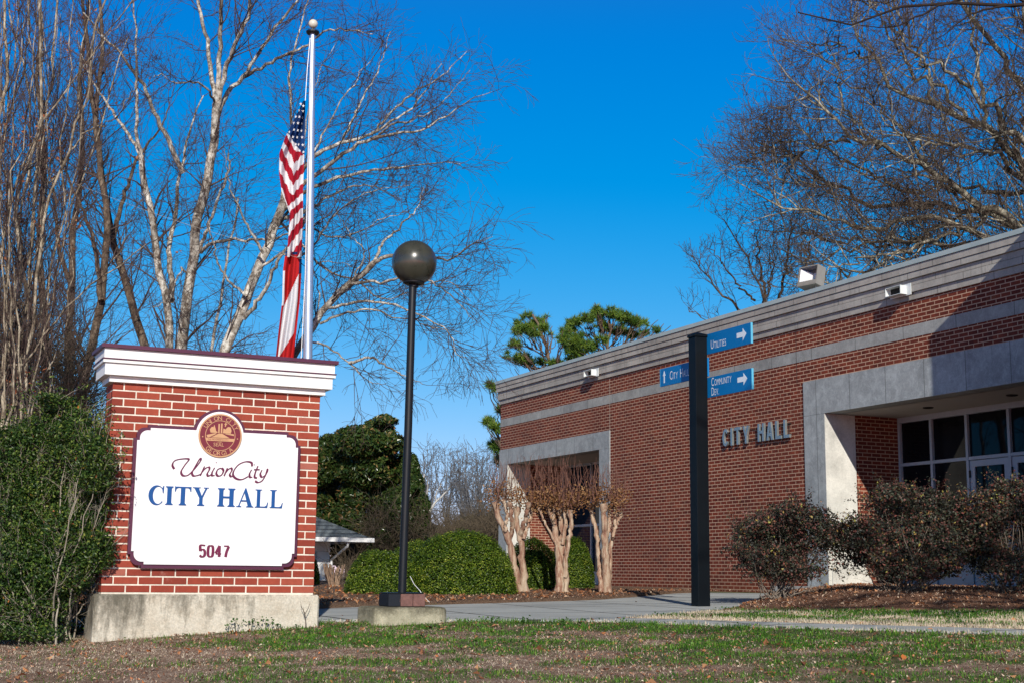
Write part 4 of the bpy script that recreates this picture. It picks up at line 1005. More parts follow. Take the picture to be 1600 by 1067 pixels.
# generic leaf cloud: rhombic leaves folded a little along the midrib
def leaf_cloud(name, P, size, shade, mat, parent=None, up=0.3, aspect=0.5, flat=None, rng=None, nrm=None, jit=0.5, fold=0.25):
    r = rng or RNG; n = len(P)
    N_ = r.normal(size=(n, 3))
    if nrm is not None: N_ = nrm+N_*jit
    N_[:, 2] += up; N_ /= np.linalg.norm(N_, axis=1, keepdims=True)+1e-9
    if flat is not None: N_ = N_*np.array([flat, flat, 1.0]); N_ /= np.linalg.norm(N_, axis=1, keepdims=True)
    T = r.normal(size=(n, 3)); T -= N_*(T*N_).sum(1, keepdims=True); T /= np.linalg.norm(T, axis=1, keepdims=True)+1e-9
    B = np.cross(N_, T); s = np.asarray(size).reshape(-1, 1) if hasattr(size, '__len__') else np.full((n, 1), size)
    a = P-T*s*0.5; d = P+T*s*0.5; m = P-N_*s*fold*0.12; l = P+B*s*aspect*0.5+N_*s*fold*0.2; q = P-B*s*aspect*0.5+N_*s*fold*0.2
    V3 = np.stack([a, l, d, q], 1).reshape(-1, 3); I = np.arange(n)*4
    F = [np.stack([I, I+1, I+2], -1), np.stack([I, I+2, I+3], -1)]
    off = np.array(world_loc(parent)) if parent is not None else 0
    me = np_mesh(name, V3-off, F, mat, None, {'shade': ('FACE', np.concatenate([shade, shade]))}, False)
    return link(name, me, parent)
# fallen leaves
r, u, v = scatter(9500, 7.4, 24, -6, 8.5, 13); x, y = uv2xy(u, v)
bedR = (v > pave_right(u)) & (u > 15.8); bedL = (u > bed_edge(v))
pr = np.where(bedR, 1.0, np.where(bedL, 0.9, np.where(u < crest(v), 0.24, 0.08)))
k = (r.random(len(u)) < pr) & ~SGN(x, y) & (x < XF-0.1) & ~((u > crest(v)) & (u < bed_edge(v)) & (v < pave_right(u)) & (r.random(len(u)) < 0.97))
u, v, x, y = u[k], v[k], x[k], y[k]; z = gz(x, y)+0.012+np.where(bedR[k], mound(x, y)+0.02, 0)+np.where(bedL[k], 0.05, 0)
M_LIT = blade_mat('fallen_leaf', [(0.0, (0.10, 0.035, 0.018)), (0.45, (0.27, 0.11, 0.05)), (0.8, (0.42, 0.22, 0.11)), (0.95, (0.50, 0.15, 0.035)), (1.0, (0.62, 0.50, 0.34))], 0.8, 0.1)
o = leaf_cloud('fallen_leaves', np.stack([x, y, z], -1), r.uniform(0.025, 0.075, len(x)), r.random(len(x)), M_LIT, None, 0, 0.65, 0.35, r, fold=1.2); tag(o, 'brown and orange fallen leaves scattered over grass and mulch', 'fallen leaves', kind='stuff')
r, u, v = scatter(48000, 7.4, 16.2, -6, 8.5, 16); x, y = uv2xy(u, v); k = ~keep_out(x, y) & (r.random(len(u)) < 0.35+0.5*(fbm(x*1.5, y*1.5, 77) > 0.5)); x, y = x[k], y[k]
M_BIT = blade_mat('litter_bits', [(0.0, (0.07, 0.03, 0.02)), (0.4, (0.22, 0.11, 0.07)), (0.75, (0.42, 0.27, 0.19)), (0.9, (0.50, 0.17, 0.06)), (1.0, (0.72, 0.62, 0.48))], 0.85, 0.05)
o = leaf_cloud('leaf_litter', np.stack([x, y, gz(x, y)+0.012], -1), r.uniform(0.010, 0.032, len(x)), r.random(len(x)), M_BIT, None, 0, 0.55, 0.5, r, fold=1.0); tag(o, 'small broken bits of leaves and bark littering the bank', 'leaf litter', kind='stuff')
r, u, v = scatter(60000, 7.4, 16.2, -5, 8.5, 17); x, y = uv2xy(u, v); g_ = green_w(u, v); k = ~keep_out(x, y) & (r.random(len(u)) < g_*0.8*(fbm(x*4, y*4, 78) > 0.52)); x, y = x[k], y[k]
M_CLV = blade_mat('clover_leaf', [(0.0, (0.02, 0.06, 0.012)), (0.6, (0.06, 0.17, 0.022)), (1.0, (0.18, 0.32, 0.05))], 0.45, 0.3)
o = leaf_cloud('clover', np.stack([x, y, gz(x, y)+r.uniform(0.01, 0.045, len(x))], -1), r.uniform(0.010, 0.026, len(x)), r.random(len(x)), M_CLV, None, 1.0, 0.9, 0.8, r); tag(o, 'low green clover and creeping weeds among the grass', 'clover', kind='stuff')
# chips and needles in the beds
r, u, v = scatter(60000, 15.8, 24.5, -4.5, 9.0, 14); x, y = uv2xy(u, v)
bedR = (v > pave_right(u)+0.02); bedL = (u > bed_edge(v)+0.02) & (u < bed_edge(v)+2.5)
k = (bedR | bedL) & (x < XF-0.05); u, v, x, y, bR = u[k], v[k], x[k], y[k], bedR[k]; n = len(u)
M_CHP = blade_mat('mulch_chips', [(0.0, (0.09, 0.04, 0.026)), (0.5, (0.30, 0.16, 0.105)), (0.8, (0.48, 0.32, 0.22)), (1.0, (0.68, 0.54, 0.40))], 0.9, 0)
blade_mesh('mulch_chips', x, y, gz(x, y)+0.022+np.where(bR, mound(x, y), 0.02), r.uniform(0.03, 0.09, n), r.uniform(0.005, 0.014, n), r.uniform(0, 6.28, n), r.uniform(1.0, 1.5, n), r.random(n), M_CHP, 'brown bark chips and pine straw in the planting beds')
# broad-leaved weeds: clumps along the foot of the plinth and the crest
def weed(px, py, n=26, hgt=0.10, spread=0.10, seed=0, label=None, group='weeds along the edge of the bank', U=None):
    r = np.random.default_rng(900+seed)
    u_ = U if U else 12.2
    c_ = at(px, py, U=u_); x0, y0 = c_[0], c_[1]; z0 = float(gz(x0, y0)); 
    st = MB(); P = []
    for i in range(max(4, n//5)):
        a = r.uniform(0, 6.28); d = r.uniform(0.01, spread); hh = r.uniform(0.4, 1)*hgt; tip = (x0+math.cos(a)*d, y0+math.sin(a)*d*0.6, z0+hh)
        st.tube([(x0+math.cos(a)*d*0.2, y0+math.sin(a)*d*0.1, z0-0.01), tip], [0.0022, 0.0012], 4, False)
        for j in range(5): P.append((tip[0]+r.normal()*0.012, tip[1]+r.normal()*0.012, tip[2]+r.normal()*0.010))
    t = thing('weed', (x0, y0, z0), label, 'weed', group)
    st.build('stem', M_GRS, t); leaf_cloud('leaves', np.array(P), r.uniform(0.012, 0.028, len(P)), r.random(len(P))*0.8, M_WEED, t, 0.6, 0.8, None, r)
M_WEED = blade_mat('weed_leaf', [(0.0, (0.03, 0.075, 0.015)), (0.6, (0.07, 0.16, 0.03)), (1.0, (0.15, 0.26, 0.05))], 0.5, 0.3)
weed(368, 985, 30, 0.15, 0.08, 1, 'leafy green weed with tall stems against the front of the concrete plinth', U=12.0)
weed(392, 986, 22, 0.13, 0.10, 2, 'second leafy weed from the left at the front of the concrete plinth', U=12.05)
weed(415, 982, 26, 0.10, 0.12, 3, 'low spreading weed at the middle right of the plinth foot', U=12.1)
weed(440, 980, 26, 0.08, 0.16, 4, 'flat weed clump near the right end of the concrete plinth', U=12.15)
for i, (px, py, uu_, lab) in enumerate([(778, 968, 12.55, 'small upright weed on the crest of the bank right of the lamp base'), (820, 968, 12.5, 'small weed on the crest of the bank in front of the three clipped trees'), (880, 969, 12.4, 'small weed on the crest of the bank left of the direction post'), (1352, 984, 10.75, 'dark dock leaves growing by the sidewalk under the middle red leaved bush'), (1160, 977, 11.75, 'weed tuft by the sidewalk right of the direction post')]):
    weed(px, py, 24, 0.07, 0.10 if i < 3 else 0.14, 20+i, lab, U=uu_)
# bare twig seedling against the plinth
c_ = at(476, 972, Y=11.86); b = MB(); q = lambda dx, dz: (c_[0]+dx, 11.86, float(gz(c_[0], 11.86))+dz)
b.tube([q(0.012, -0.01), q(0.008, 0.08), q(0.0, 0.13), q(-0.035, 0.19), q(-0.045, 0.235)], [0.0045, 0.004, 0.0035, 0.0025, 0.001], 5); b.tube([q(0.0, 0.125), q(0.03, 0.18), q(0.045, 0.235)], [0.0035, 0.0025, 0.001], 5); b.tube([q(0.004, 0.1), q(-0.015, 0.15), q(-0.012, 0.19)], [0.0025, 0.002, 0.001], 5)
tag(b.build('bare_sapling', simple('twig_grey', (0.10, 0.075, 0.06), 0.8)), 'thin bare forked sapling in front of the right end of the plinth', 'sapling')
# ------------------------------------------------------------------ trees: limbs follow sketched lines, every finer order of branching is grown
def bark(name, stops, scale=(14, 14, 3), sc=1.0, rough=0.9, patch=None):
    b = NB(name, rough, 0.15); n = b.noise(sc, 7, 0.78, b.map(scale)); c = b.ramp(n, stops)
    if patch:
        p = b.noise(0.7, 4, 0.6, b.map((3, 3, 1.6))); c = b.mix(b.ramp(p, [(0.45, (0,0,0)), (0.62, (0.8,0.8,0.8))]), c, patch)
    b.color(c); b.bump(n, 0.6, 0.02); return b.m
M_BIR = bark('river_birch_bark', [(0.36, (0.035, 0.028, 0.022)), (0.44, (0.20, 0.165, 0.13)), (0.52, (0.46, 0.43, 0.37)), (0.64, (0.72, 0.70, 0.64))], (11, 11, 7), 1.0, 0.9, (0.07, 0.052, 0.04))
M_BIRD = bark('shaggy_dark_bark', [(0.36, (0.028, 0.020, 0.016)), (0.5, (0.10, 0.072, 0.052)), (0.7, (0.27, 0.22, 0.16))], (9, 9, 5))
M_TWIG = bark('twig_bark', [(0.3, (0.045, 0.030, 0.027)), (0.7, (0.115, 0.082, 0.072))], (4, 4, 4))
M_TWD = bark('dark_twig_bark', [(0.3, (0.050, 0.036, 0.028)), (0.7, (0.15, 0.11, 0.080))], (4, 4, 4))
M_OAK = bark('oak_bark', [(0.38, (0.036, 0.031, 0.025)), (0.50, (0.15, 0.135, 0.10)), (0.62, (0.42, 0.40, 0.31))], (3.5, 3.5, 2.5))
M_TANB = bark('smooth_tan_bark', [(0.36, (0.05, 0.037, 0.026)), (0.48, (0.21, 0.17, 0.12)), (0.64, (0.52, 0.46, 0.35))], (16, 16, 6))
def tubes(P, R_, s):
    """P (n,k,3), R_ (n,k) -> vertices and quads of n tubes with s sides"""
    n, k, _ = P.shape
    T = np.empty_like(P); T[:, 1:-1] = P[:, 2:]-P[:, :-2]; T[:, 0] = P[:, 1]-P[:, 0]; T[:, -1] = P[:, -1]-P[:, -2]; T /= np.linalg.norm(T, axis=2, keepdims=True)+1e-9
    ref = np.tile(np.array([0.31, 0.17, 0.93]), (n, 1)); bad = np.abs((T.mean(1)*ref).sum(1)) > 0.8; ref[bad] = (0.9, -0.4, 0.1)
    A = ref[:, None]-T*(T*ref[:, None]).sum(2, keepdims=True); A /= np.linalg.norm(A, axis=2, keepdims=True)+1e-9; B = np.cross(T, A)
    th = np.arange(s)*2*np.pi/s
    V3 = P[:, :, None]+(A[:, :, None]*np.cos(th)[None, None, :, None]+B[:, :, None]*np.sin(th)[None, None, :, None])*R_[:, :, None, None]
    i = np.arange(n)[:, None, None]*k*s; j = np.arange(k-1)[None, :, None]*s; q = np.arange(s)[None, None, :]; q2 = (q+1) % s
    F = np.stack([i+j+q, i+j+q2, i+j+s+q2, i+j+s+q], -1).reshape(-1, 4)
    return V3.reshape(-1, 3), F
def limb(px_pts, u0, u1=None, r0=0.1, r1=0.02, k=26, wob=0.016, rng=None):
    """a limb sketched in picture coordinates, running from depth u0 to depth u1"""
    u1 = u0 if u1 is None else u1; n = len(px_pts); r = rng or RNG
    P = [at(p[0], p[1], U=u0+(u1-u0)*i/(n-1)) for i, p in enumerate(px_pts)]
    q = np.array(spline(P, 10)); s = np.concatenate([[0], np.cumsum(np.linalg.norm(np.diff(q, axis=0), axis=1))]); t = np.linspace(0, s[-1], k)
    q = np.stack([np.interp(t, s, q[:, c]) for c in range(3)], -1); q[1:-1] += r.normal(size=(k-2, 3))*wob
    return q, np.linspace(0, 1, k)**0.9*(r1-r0)+r0
def spawn(P, R_, dens, t0, L0, ang, k, up=0.0, wig=0.1, rr=0.5, rmin=0.003, rng=None, lpow=0.0, rtip=0.0015, Lmin=0.3, maxn=60000, lay=None, rmax=9.0):
    r = rng or RNG; n, kk, _ = P.shape
    ln = np.linalg.norm(np.diff(P, axis=1), axis=2).sum(1); cnt = r.poisson(ln*(1-t0)*dens); par = np.repeat(np.arange(n), cnt)
    if len(par) > maxn: par = r.choice(par, maxn, replace=False)
    m = len(par); t = t0+(1-t0)*r.random(m)**0.85; f = t*(kk-1); i = np.minimum(f.astype(int), kk-2); fr = (f-i)[:, None]
    p = P[par, i]*(1-fr)+P[par, i+1]*fr; T = P[par, i+1]-P[par, i]; T /= np.linalg.norm(T, axis=1, keepdims=True)+1e-9
    rp = R_[par, i]*(1-fr[:, 0])+R_[par, i+1]*fr[:, 0]
    q = r.normal(size=(m, 3)); q -= T*(q*T).sum(1, keepdims=True); q[:, 2] += 0.25; q -= T*(q*T).sum(1, keepdims=True); q /= np.linalg.norm(q, axis=1, keepdims=True)+1e-9
    a = np.radians(r.normal(ang, ang*0.25, m))[:, None]; d = T*np.cos(a)+q*np.sin(a)
    L_ = np.maximum(Lmin, L0*r.uniform(0.45, 1.25, m)*(1-0.72*t)*((ln[par]/ln.mean())**lpow))
    r0 = np.minimum(np.minimum(np.maximum(rp*rr*r.uniform(0.7, 1.1, m), rmin), rp*0.9), rmax*r.uniform(0.5, 1.0, m))
    st = (L_/(k-1))[:, None]; out = np.empty((m, k, 3)); out[:, 0] = p; bend = r.normal(size=(m, 3))*wig*0.6
    for j in range(1, k):
        d = d+r.normal(size=(m, 3))*wig+bend*0.5; d[:, 2] += up
        d /= np.linalg.norm(d, axis=1, keepdims=True)+1e-9; out[:, j] = out[:, j-1]+d*st
    tt = np.linspace(0, 1, k)[None, :]
    return out, np.maximum(r0[:, None]*(1-tt)**0.8, rtip)
def tree(name, label, cat, base, limbs, levels, mats, group=None, trunk_levels=1, seed=1, sides=(10, 6, 4, 3, 3), extra=None):
    """limbs: [(P, R)] ; levels: list of dicts for spawn; mats: (trunk, crown)"""
    r = np.random.default_rng(seed); t = thing(name, base, label, cat, group); off = np.array(base)
    k = limbs[0][0].shape[0]; cur = (np.array([l[0] for l in limbs]), np.array([l[1] for l in limbs])); lv = [cur]
    for d in levels:
        nx = spawn(*cur, rng=r, **d); lv.append(nx); cur = nx
    def mesh(nm, ls, m, s0):
        Vs = []; Fs = []; o = 0
        for q, (P, R_) in enumerate(ls):
            if len(P) == 0: continue
            V3, F = tubes(P, R_, sides[min(s0+q, len(sides)-1)]); Vs.append(V3); Fs.append(F+o); o += len(V3)
        me = np_mesh(nm, np.concatenate(Vs)-off, Fs, m, smooth=True); return link(nm, me, t)
    mesh('trunk', lv[:trunk_levels], mats[0], 0)
    if len(lv) > trunk_levels: mesh('crown', lv[trunk_levels:], mats[1], trunk_levels)
    return t, lv
def gbase(px, u):
    c_ = at(px, 900, U=u); return (float(c_[0]), float(c_[1]), float(gz(c_[0], c_[1])))
def down(pts, b, u):      # extend a sketched limb down to the ground under it
    return pts
# --- river birch with the tall pale trunk behind the sign
U1 = 27.0
def trk(pts, ub, ut, r0, r1, **k): return limb(pts, ub, ut, r0*0.90, r1*0.9, **k)
B1 = gbase(290, U1)
L1 = [trk([(280,935),(281,700),(285,538),(294,464),(305,401),(307,349),(321,296),(328,262),(334,223),(339,178),(338,163)], U1, U1, 0.155, 0.095),
      trk([(338,166),(334,139),(328,100),(322,52),(309,0),(298,-60),(280,-160)], U1, U1+1, 0.06, 0.02), trk([(339,168),(342,126),(344,52),(347,0),(352,-70),(350,-170)], U1, U1-1, 0.065, 0.02),
      trk([(340,170),(352,113),(360,87),(373,58),(391,16),(387,-20),(395,-120)], U1, U1-1.5, 0.065, 0.02), trk([(341,175),(357,142),(381,121),(402,87),(436,37),(460,5),(505,-60)], U1, U1+1.5, 0.06, 0.015),
      trk([(381,121),(397,113),(433,92),(478,72),(510,50),(545,48),(583,54)], U1+0.4, U1-1.0, 0.045, 0.010), trk([(337,160),(331,150),(313,131),(292,129),(273,129),(255,118),(240,122)], U1, U1-2, 0.03, 0.006),
      trk([(265,935),(264,720),(265,538),(263,480),(247,414),(242,370),(231,309),(226,270),(221,244)], U1+.6, U1+.5, 0.125, 0.07), trk([(221,246),(210,226),(181,181),(160,150),(140,120),(120,60)], U1+.5, U1+1.5, 0.045, 0.01),
      trk([(221,246),(215,218),(213,189),(214,131),(212,60),(205,-30)], U1+.5, U1-.3, 0.045, 0.012), trk([(268,470),(268,454),(265,388),(276,322),(279,278),(286,250),(300,190),(318,150)], U1+.6, U1+1.6, 0.075, 0.015),
      trk([(286,270),(273,244),(263,220),(242,178),(226,139),(205,105),(179,73),(160,58),(130,20)], U1+1, U1-.5, 0.065, 0.018), trk([(331,935),(330,700),(331,543),(344,475),(352,417),(358,380),(365,354),(372,310)], U1+1.5, U1+2, 0.07, 0.02),
      trk([(314,395),(334,380),(373,375),(412,375),(449,367),(490,352),(520,330)], U1, U1-1.8, 0.042, 0.008), trk([(306,404),(327,350),(345,300),(360,262),(357,240)], U1, U1-.8, 0.05, 0.02), trk([(296,440),(284,420),(275,440),(262,470),(240,480)], U1, U1-1, 0.025, 0.008)]
birch_lv = [dict(rmax=0.030, dens=4.0, t0=0.22, L0=2.6, ang=42, k=10, up=0.03, wig=0.10, rr=0.36, rmin=0.008, Lmin=0.8, rtip=0.003), dict(dens=4.6, t0=0.10, L0=1.25, ang=40, k=8, up=-0.005, wig=0.14, rr=0.5, rmin=0.0055, Lmin=0.35, rtip=0.003), dict(dens=6.0, t0=0.08, L0=0.62, ang=38, k=6, up=-0.02, wig=0.14, rr=0.6, rmin=0.0042, Lmin=0.2, maxn=60000, rtip=0.0028)]
GB = 'bare birches behind the sign'
tree('birch_tree', 'tall bare pale barked birch with several trunks directly behind the brick sign', 'tree', B1, L1, birch_lv, (M_BIR, M_TWIG), GB, 1, 11)
# --- leaning birch with long limbs sweeping to the right behind the flags
U2 = 25.5; B2 = gbase(345, U2)
L2 = [trk([(318,935),(330,700),(340,600),(352,543),(373,501),(386,464),(402,422),(412,396),(423,370),(433,338),(444,315)], U2, U2+.5, 0.15, 0.095), trk([(440,325),(462,285),(492,245),(535,223),(581,208),(630,180),(655,155),(690,100)], U2+.5, U2+.5, 0.06, 0.008),
      trk([(444,315),(468,295),(492,275),(540,240),(565,224),(592,213),(630,207),(665,200),(739,155),(769,144)], U2+.5, U2-1, 0.06, 0.006), trk([(592,212),(603,201),(674,174),(712,136),(735,110)], U2-.2, U2-.8, 0.026, 0.005),
      trk([(436,335),(470,305),(494,294),(521,280),(568,269),(608,264),(665,257),(720,257)], U2+.5, U2+1.5, 0.055, 0.008), trk([(430,345),(465,335),(492,323),(521,304),(565,291),(592,296),(627,311)], U2+.5, U2+2, 0.05, 0.006),
      trk([(366,935),(380,760),(420,620),(465,549),(489,512),(517,472),(545,444),(570,424),(585,410)], U2-.5, U2-1, 0.105, 0.06), trk([(585,410),(613,399),(650,400),(684,403),(706,406),(740,380),(770,370)], U2-1, U2-1.5, 0.045, 0.005), trk([(583,412),(601,379),(626,354),(650,326),(662,290)], U2-1, U2, 0.035, 0.006),
      trk([(512,481),(545,475),(588,474),(626,479),(656,493),(687,509),(703,524),(714,552),(728,558)], U2-.8, U2-2.5, 0.032, 0.006), trk([(500,506),(539,490),(585,484),(613,496),(638,499),(681,512),(720,520)], U2-.8, U2-.2, 0.028, 0.005), trk([(478,530),(489,536),(514,541),(545,567),(582,598),(604,598)], U2-.7, U2-2, 0.028, 0.005),
      trk([(441,320),(470,340),(490,357),(520,372),(564,360),(595,345),(640,330)], U2+.5, U2-1.5, 0.032, 0.005), trk([(545,444),(570,400),(560,380),(530,340),(520,300)], U2-1, U2-2, 0.02, 0.004), trk([(480,520),(500,470),(492,413),(533,413),(564,419)], U2-.7, U2-.2, 0.02, 0.005), trk([(381,498),(407,464),(423,433),(439,401),(470,360),(480,330)], U2-.3, U2-1, 0.05, 0.02),
      trk([(440,330),(446,260),(455,200),(452,120),(470,40),(500,-60)], U2+.5, U2+2, 0.045, 0.01), trk([(435,345),(510,420),(560,440),(600,470),(650,450),(700,440),(735,470)], U2+1, U2+2, 0.03, 0.005)]
L2 += [trk(p_, U2+a_, U2+b_, 0.032, 0.006) for p_, a_, b_ in (([(423,370),(450,330),(470,260),(480,180),(500,110),(530,60)], .5, 2), ([(444,315),(480,260),(520,180),(560,120),(600,70)], .5, 1.5), ([(412,396),(380,340),(360,290),(350,230)], 0, -1.5), ([(402,422),(440,400),(480,395),(530,330),(580,300),(640,290)], 0, -1), ([(535,223),(560,170),(590,110),(610,50)], .5, 1), ([(581,208),(640,150),(690,120),(730,80)], .5, 1.2), ([(545,444),(600,440),(650,430),(700,460),(740,500)], -1, -2), ([(545,567),(580,560),(620,580),(660,600)], -1.5, -2), ([(386,464),(350,430),(330,370),(325,320)], 0, 1.5))]
L1 += [trk(p_, U1+a_, U1+b_, 0.034, 0.008) for p_, a_, b_ in (([(334,223),(380,210),(420,160),(440,100),(450,20)], 0, 1.5), ([(328,262),(290,230),(270,180),(255,110),(250,30)], 0, -1), ([(307,349),(340,330),(380,290),(400,240),(410,190)], 0, 2), ([(242,370),(215,340),(190,290),(175,230)], .5, 1.5), ([(345,60),(370,20),(400,-20)], -.5, -1.5), ([(322,52),(300,30),(270,10),(240,-20)], .8, 0), ([(265,388),(240,350),(220,310),(200,250)], .8, 2), ([(263,220),(290,180),(300,130),(290,60)], .5, 2), ([(344,475),(370,450),(390,400),(395,340)], 1.5, 3))]
lv2 = [dict(rmax=0.025, dens=4.3, t0=0.20, L0=2.2, ang=42, k=10, up=0.02, wig=0.11, rr=0.36, rmin=0.008, Lmin=0.7, rtip=0.003), dict(dens=4.8, t0=0.10, L0=1.2, ang=40, k=8, up=-0.03, wig=0.13, rr=0.5, rmin=0.0055, Lmin=0.35, rtip=0.003), dict(dens=6.5, t0=0.08, L0=0.65, ang=38, k=6, up=-0.07, wig=0.12, rr=0.6, rmin=0.0042, Lmin=0.2, maxn=60000, rtip=0.0028)]
tree('birch_tree', 'leaning white barked birch whose long limbs sweep right behind the flags and lamp globe', 'tree', B2, L2, lv2, (M_BIR, M_TWIG), GB, 1, 12)
# --- darker birches at the left
for i, (u, pts, lab) in enumerate([
    (30, [[(226,935),(226,640),(226,538),(210,493),(197,441),(176,375),(166,322),(163,286),(150,200),(140,110),(130,0),(128,-80)], [(176,375),(190,320),(215,250),(250,200),(265,160)]], 'dark shaggy barked bare birch just left of the sign cap'),
    (29, [[(120,935),(122,700),(127,614),(142,542),(158,468),(164,413),(168,351),(160,280),(150,180),(160,80),(150,-60)], [(158,470),(150,400),(130,330),(100,260),(90,200)]], 'bare birch with a slanting trunk rising from behind the green bush'),
    (31, [[(108,935),(108,700),(108,614),(107,536),(111,459),(114,366),(120,326),(130,220),(125,120),(140,0),(142,-60)], [(111,450),(90,380),(85,300),(60,220)]], 'bare straight trunked birch behind the peak of the green bush'),
    (33, [[(71,935),(70,760),(71,629),(73,552),(65,444),(62,351),(70,250),(60,140),(65,40),(60,-60)], [(70,540),(40,450),(30,350),(0,250)]], 'bare birch farthest left behind the tan stemmed tree')]):
    L = [trk(p, u, u+(1.5 if j else 0.5), 0.16 if j == 0 else 0.07, 0.03 if j == 0 else 0.012) for j, p in enumerate(pts)]
    lvx = [dict(rmax=0.030, dens=4.0, t0=0.30, L0=3.0, ang=38, k=10, up=0.04, wig=0.10, rr=0.36, rmin=0.010, Lmin=0.9, rtip=0.004), dict(dens=4.4, t0=0.1, L0=1.4, ang=38, k=8, up=0.01, wig=0.12, rr=0.5, rmin=0.0065, Lmin=0.4, rtip=0.0035), dict(dens=5.2, t0=0.05, L0=0.7, ang=36, k=5, up=0.0, wig=0.13, rr=0.6, rmin=0.0045, Lmin=0.25, maxn=22000, rtip=0.003)]
    tree('birch_tree', lab, 'tree', gbase(pts[0][0][0], u), L, lvx, (M_BIRD, M_TWIG), GB, 1, 30+i)
# --- near tan multi-stemmed tree at the left edge (clusters of dead leaves still on it)
U3 = 14.5; B3 = gbase(0, U3)
def st_(pts, r0, r1, du=0.0): return trk(pts, U3, U3+du, r0*0.74, r1*0.74, wob=0.016)
L3 = [st_([(-14,985),(-16,800),(-15,600),(-12,330),(0,192),(9,139),(9,77),(5,0),(2,-60)], 0.05, 0.022, .3), st_([(4,985),(3,800),(6,598),(12,505),(28,444),(31,382),(23,335),(40,272),(62,198),(65,124),(65,46),(63,0),(66,-60)], 0.055, 0.018, -.5),
      st_([(8,985),(20,700),(30,560),(45,420),(59,263),(71,173),(83,136),(82,77),(90,0),(95,-60)], 0.045, 0.015, .6), st_([(10,985),(28,700),(50,520),(62,400),(80,309),(108,235),(111,210),(133,161),(144,124),(148,46),(164,0),(175,-50)], 0.042, 0.013, -.8),
      st_([(108,235),(148,201),(176,189),(205,150),(214,130)], 0.016, 0.006, -.4), st_([(14,985),(30,720),(60,560),(90,420),(111,328),(136,269),(155,216),(167,164),(180,120),(200,60)], 0.030, 0.008, .9), st_([(0,985),(5,640),(28,400),(40,300),(46,173),(31,71),(18,37),(10,0),(8,-40)], 0.034, 0.012, 1.0),
      st_([(-6,985),(0,614),(40,561),(93,496),(139,450),(185,416),(229,382)], 0.03, 0.008, -1.0), st_([(179,414),(198,360),(216,320),(228,300)], 0.010, 0.004, -1.0), st_([(-10,985),(-5,640),(-2,420),(20,310),(50,220),(100,150),(150,80),(185,30),(215,-10)], 0.034, 0.008, -.9),
      st_([(40,272),(60,240),(95,150),(130,110),(165,60),(200,30)], 0.013, 0.004, .8), st_([(20,985),(40,740),(62,600),(100,520),(112,440),(108,380),(120,330)], 0.02, 0.006, -.5), st_([(-12,330),(-5,260),(15,180),(40,90),(50,0),(55,-50)], 0.024, 0.01, 1.2), st_([(28,444),(50,380),(60,300),(100,260),(120,180),(128,90),(140,0)], 0.022, 0.007, 1.2),
      st_([(6,985),(25,650),(35,520),(10,420),(-5,300),(20,120),(30,0)], 0.026, 0.01, .4), st_([(26,985),(60,720),(80,600),(70,500),(85,400),(100,340),(96,250),(110,120),(115,0)], 0.024, 0.008, .2)]
rr_ = np.random.default_rng(77)
for q in range(16):
    x0 = rr_.uniform(-18, 34); x1 = x0+rr_.uniform(-25, 95); x2 = x1+rr_.uniform(-25, 60); L3.append(st_([(x0, 985), (x0+rr_.uniform(-4, 6), 780), ((x0+x1)/2+rr_.uniform(-8, 8), 540), (x1, 330+rr_.uniform(-50, 50)), ((x1+x2)/2+rr_.uniform(-10, 10), 150+rr_.uniform(-40, 40)), (x2, rr_.uniform(-80, 40))], rr_.uniform(0.014, 0.030), 0.005, rr_.uniform(-1.2, 1.5)))
lv3 = [dict(rmax=0.010, dens=3.8, t0=0.28, L0=1.3, ang=26, k=8, up=0.07, wig=0.10, rr=0.45, rmin=0.005, Lmin=0.4, rtip=0.002), dict(dens=5.5, t0=0.1, L0=0.65, ang=32, k=6, up=0.05, wig=0.13, rr=0.6, rmin=0.0033, Lmin=0.2, rtip=0.0018), dict(dens=5.0, t0=0.1, L0=0.32, ang=35, k=4, up=0.03, wig=0.13, rr=0.65, rmin=0.0025, Lmin=0.12, maxn=26000, rtip=0.0016)]
t3, l3 = tree('multi_stemmed_tree', 'many stemmed tan barked bare tree at the left edge with a few dead leaves', 'tree', B3, L3, lv3, (M_TANB, M_TWIG), None, 1, 13)
P_ = l3[2][0][:, -1]; r = np.random.default_rng(5); cl = P_[fbm(P_[:, 0]*2.2, P_[:, 2]*2.2, 71) > 0.60]; cl = np.repeat(cl, 3, 0)+r.normal(size=(len(cl)*3, 3))*0.03; cl = cl[r.random(len(cl)) < 0.8]
M_DLF = blade_mat('dead_leaf', [(0.0, (0.13, 0.04, 0.02)), (0.5, (0.30, 0.10, 0.045)), (1.0, (0.48, 0.20, 0.08))], 0.8, 0.25)
leaf_cloud('dead_leaves', cl, r.uniform(0.025, 0.05, len(cl)), r.random(len(cl)), M_DLF, t3, 0, 0.6, None, r, fold=1.0)

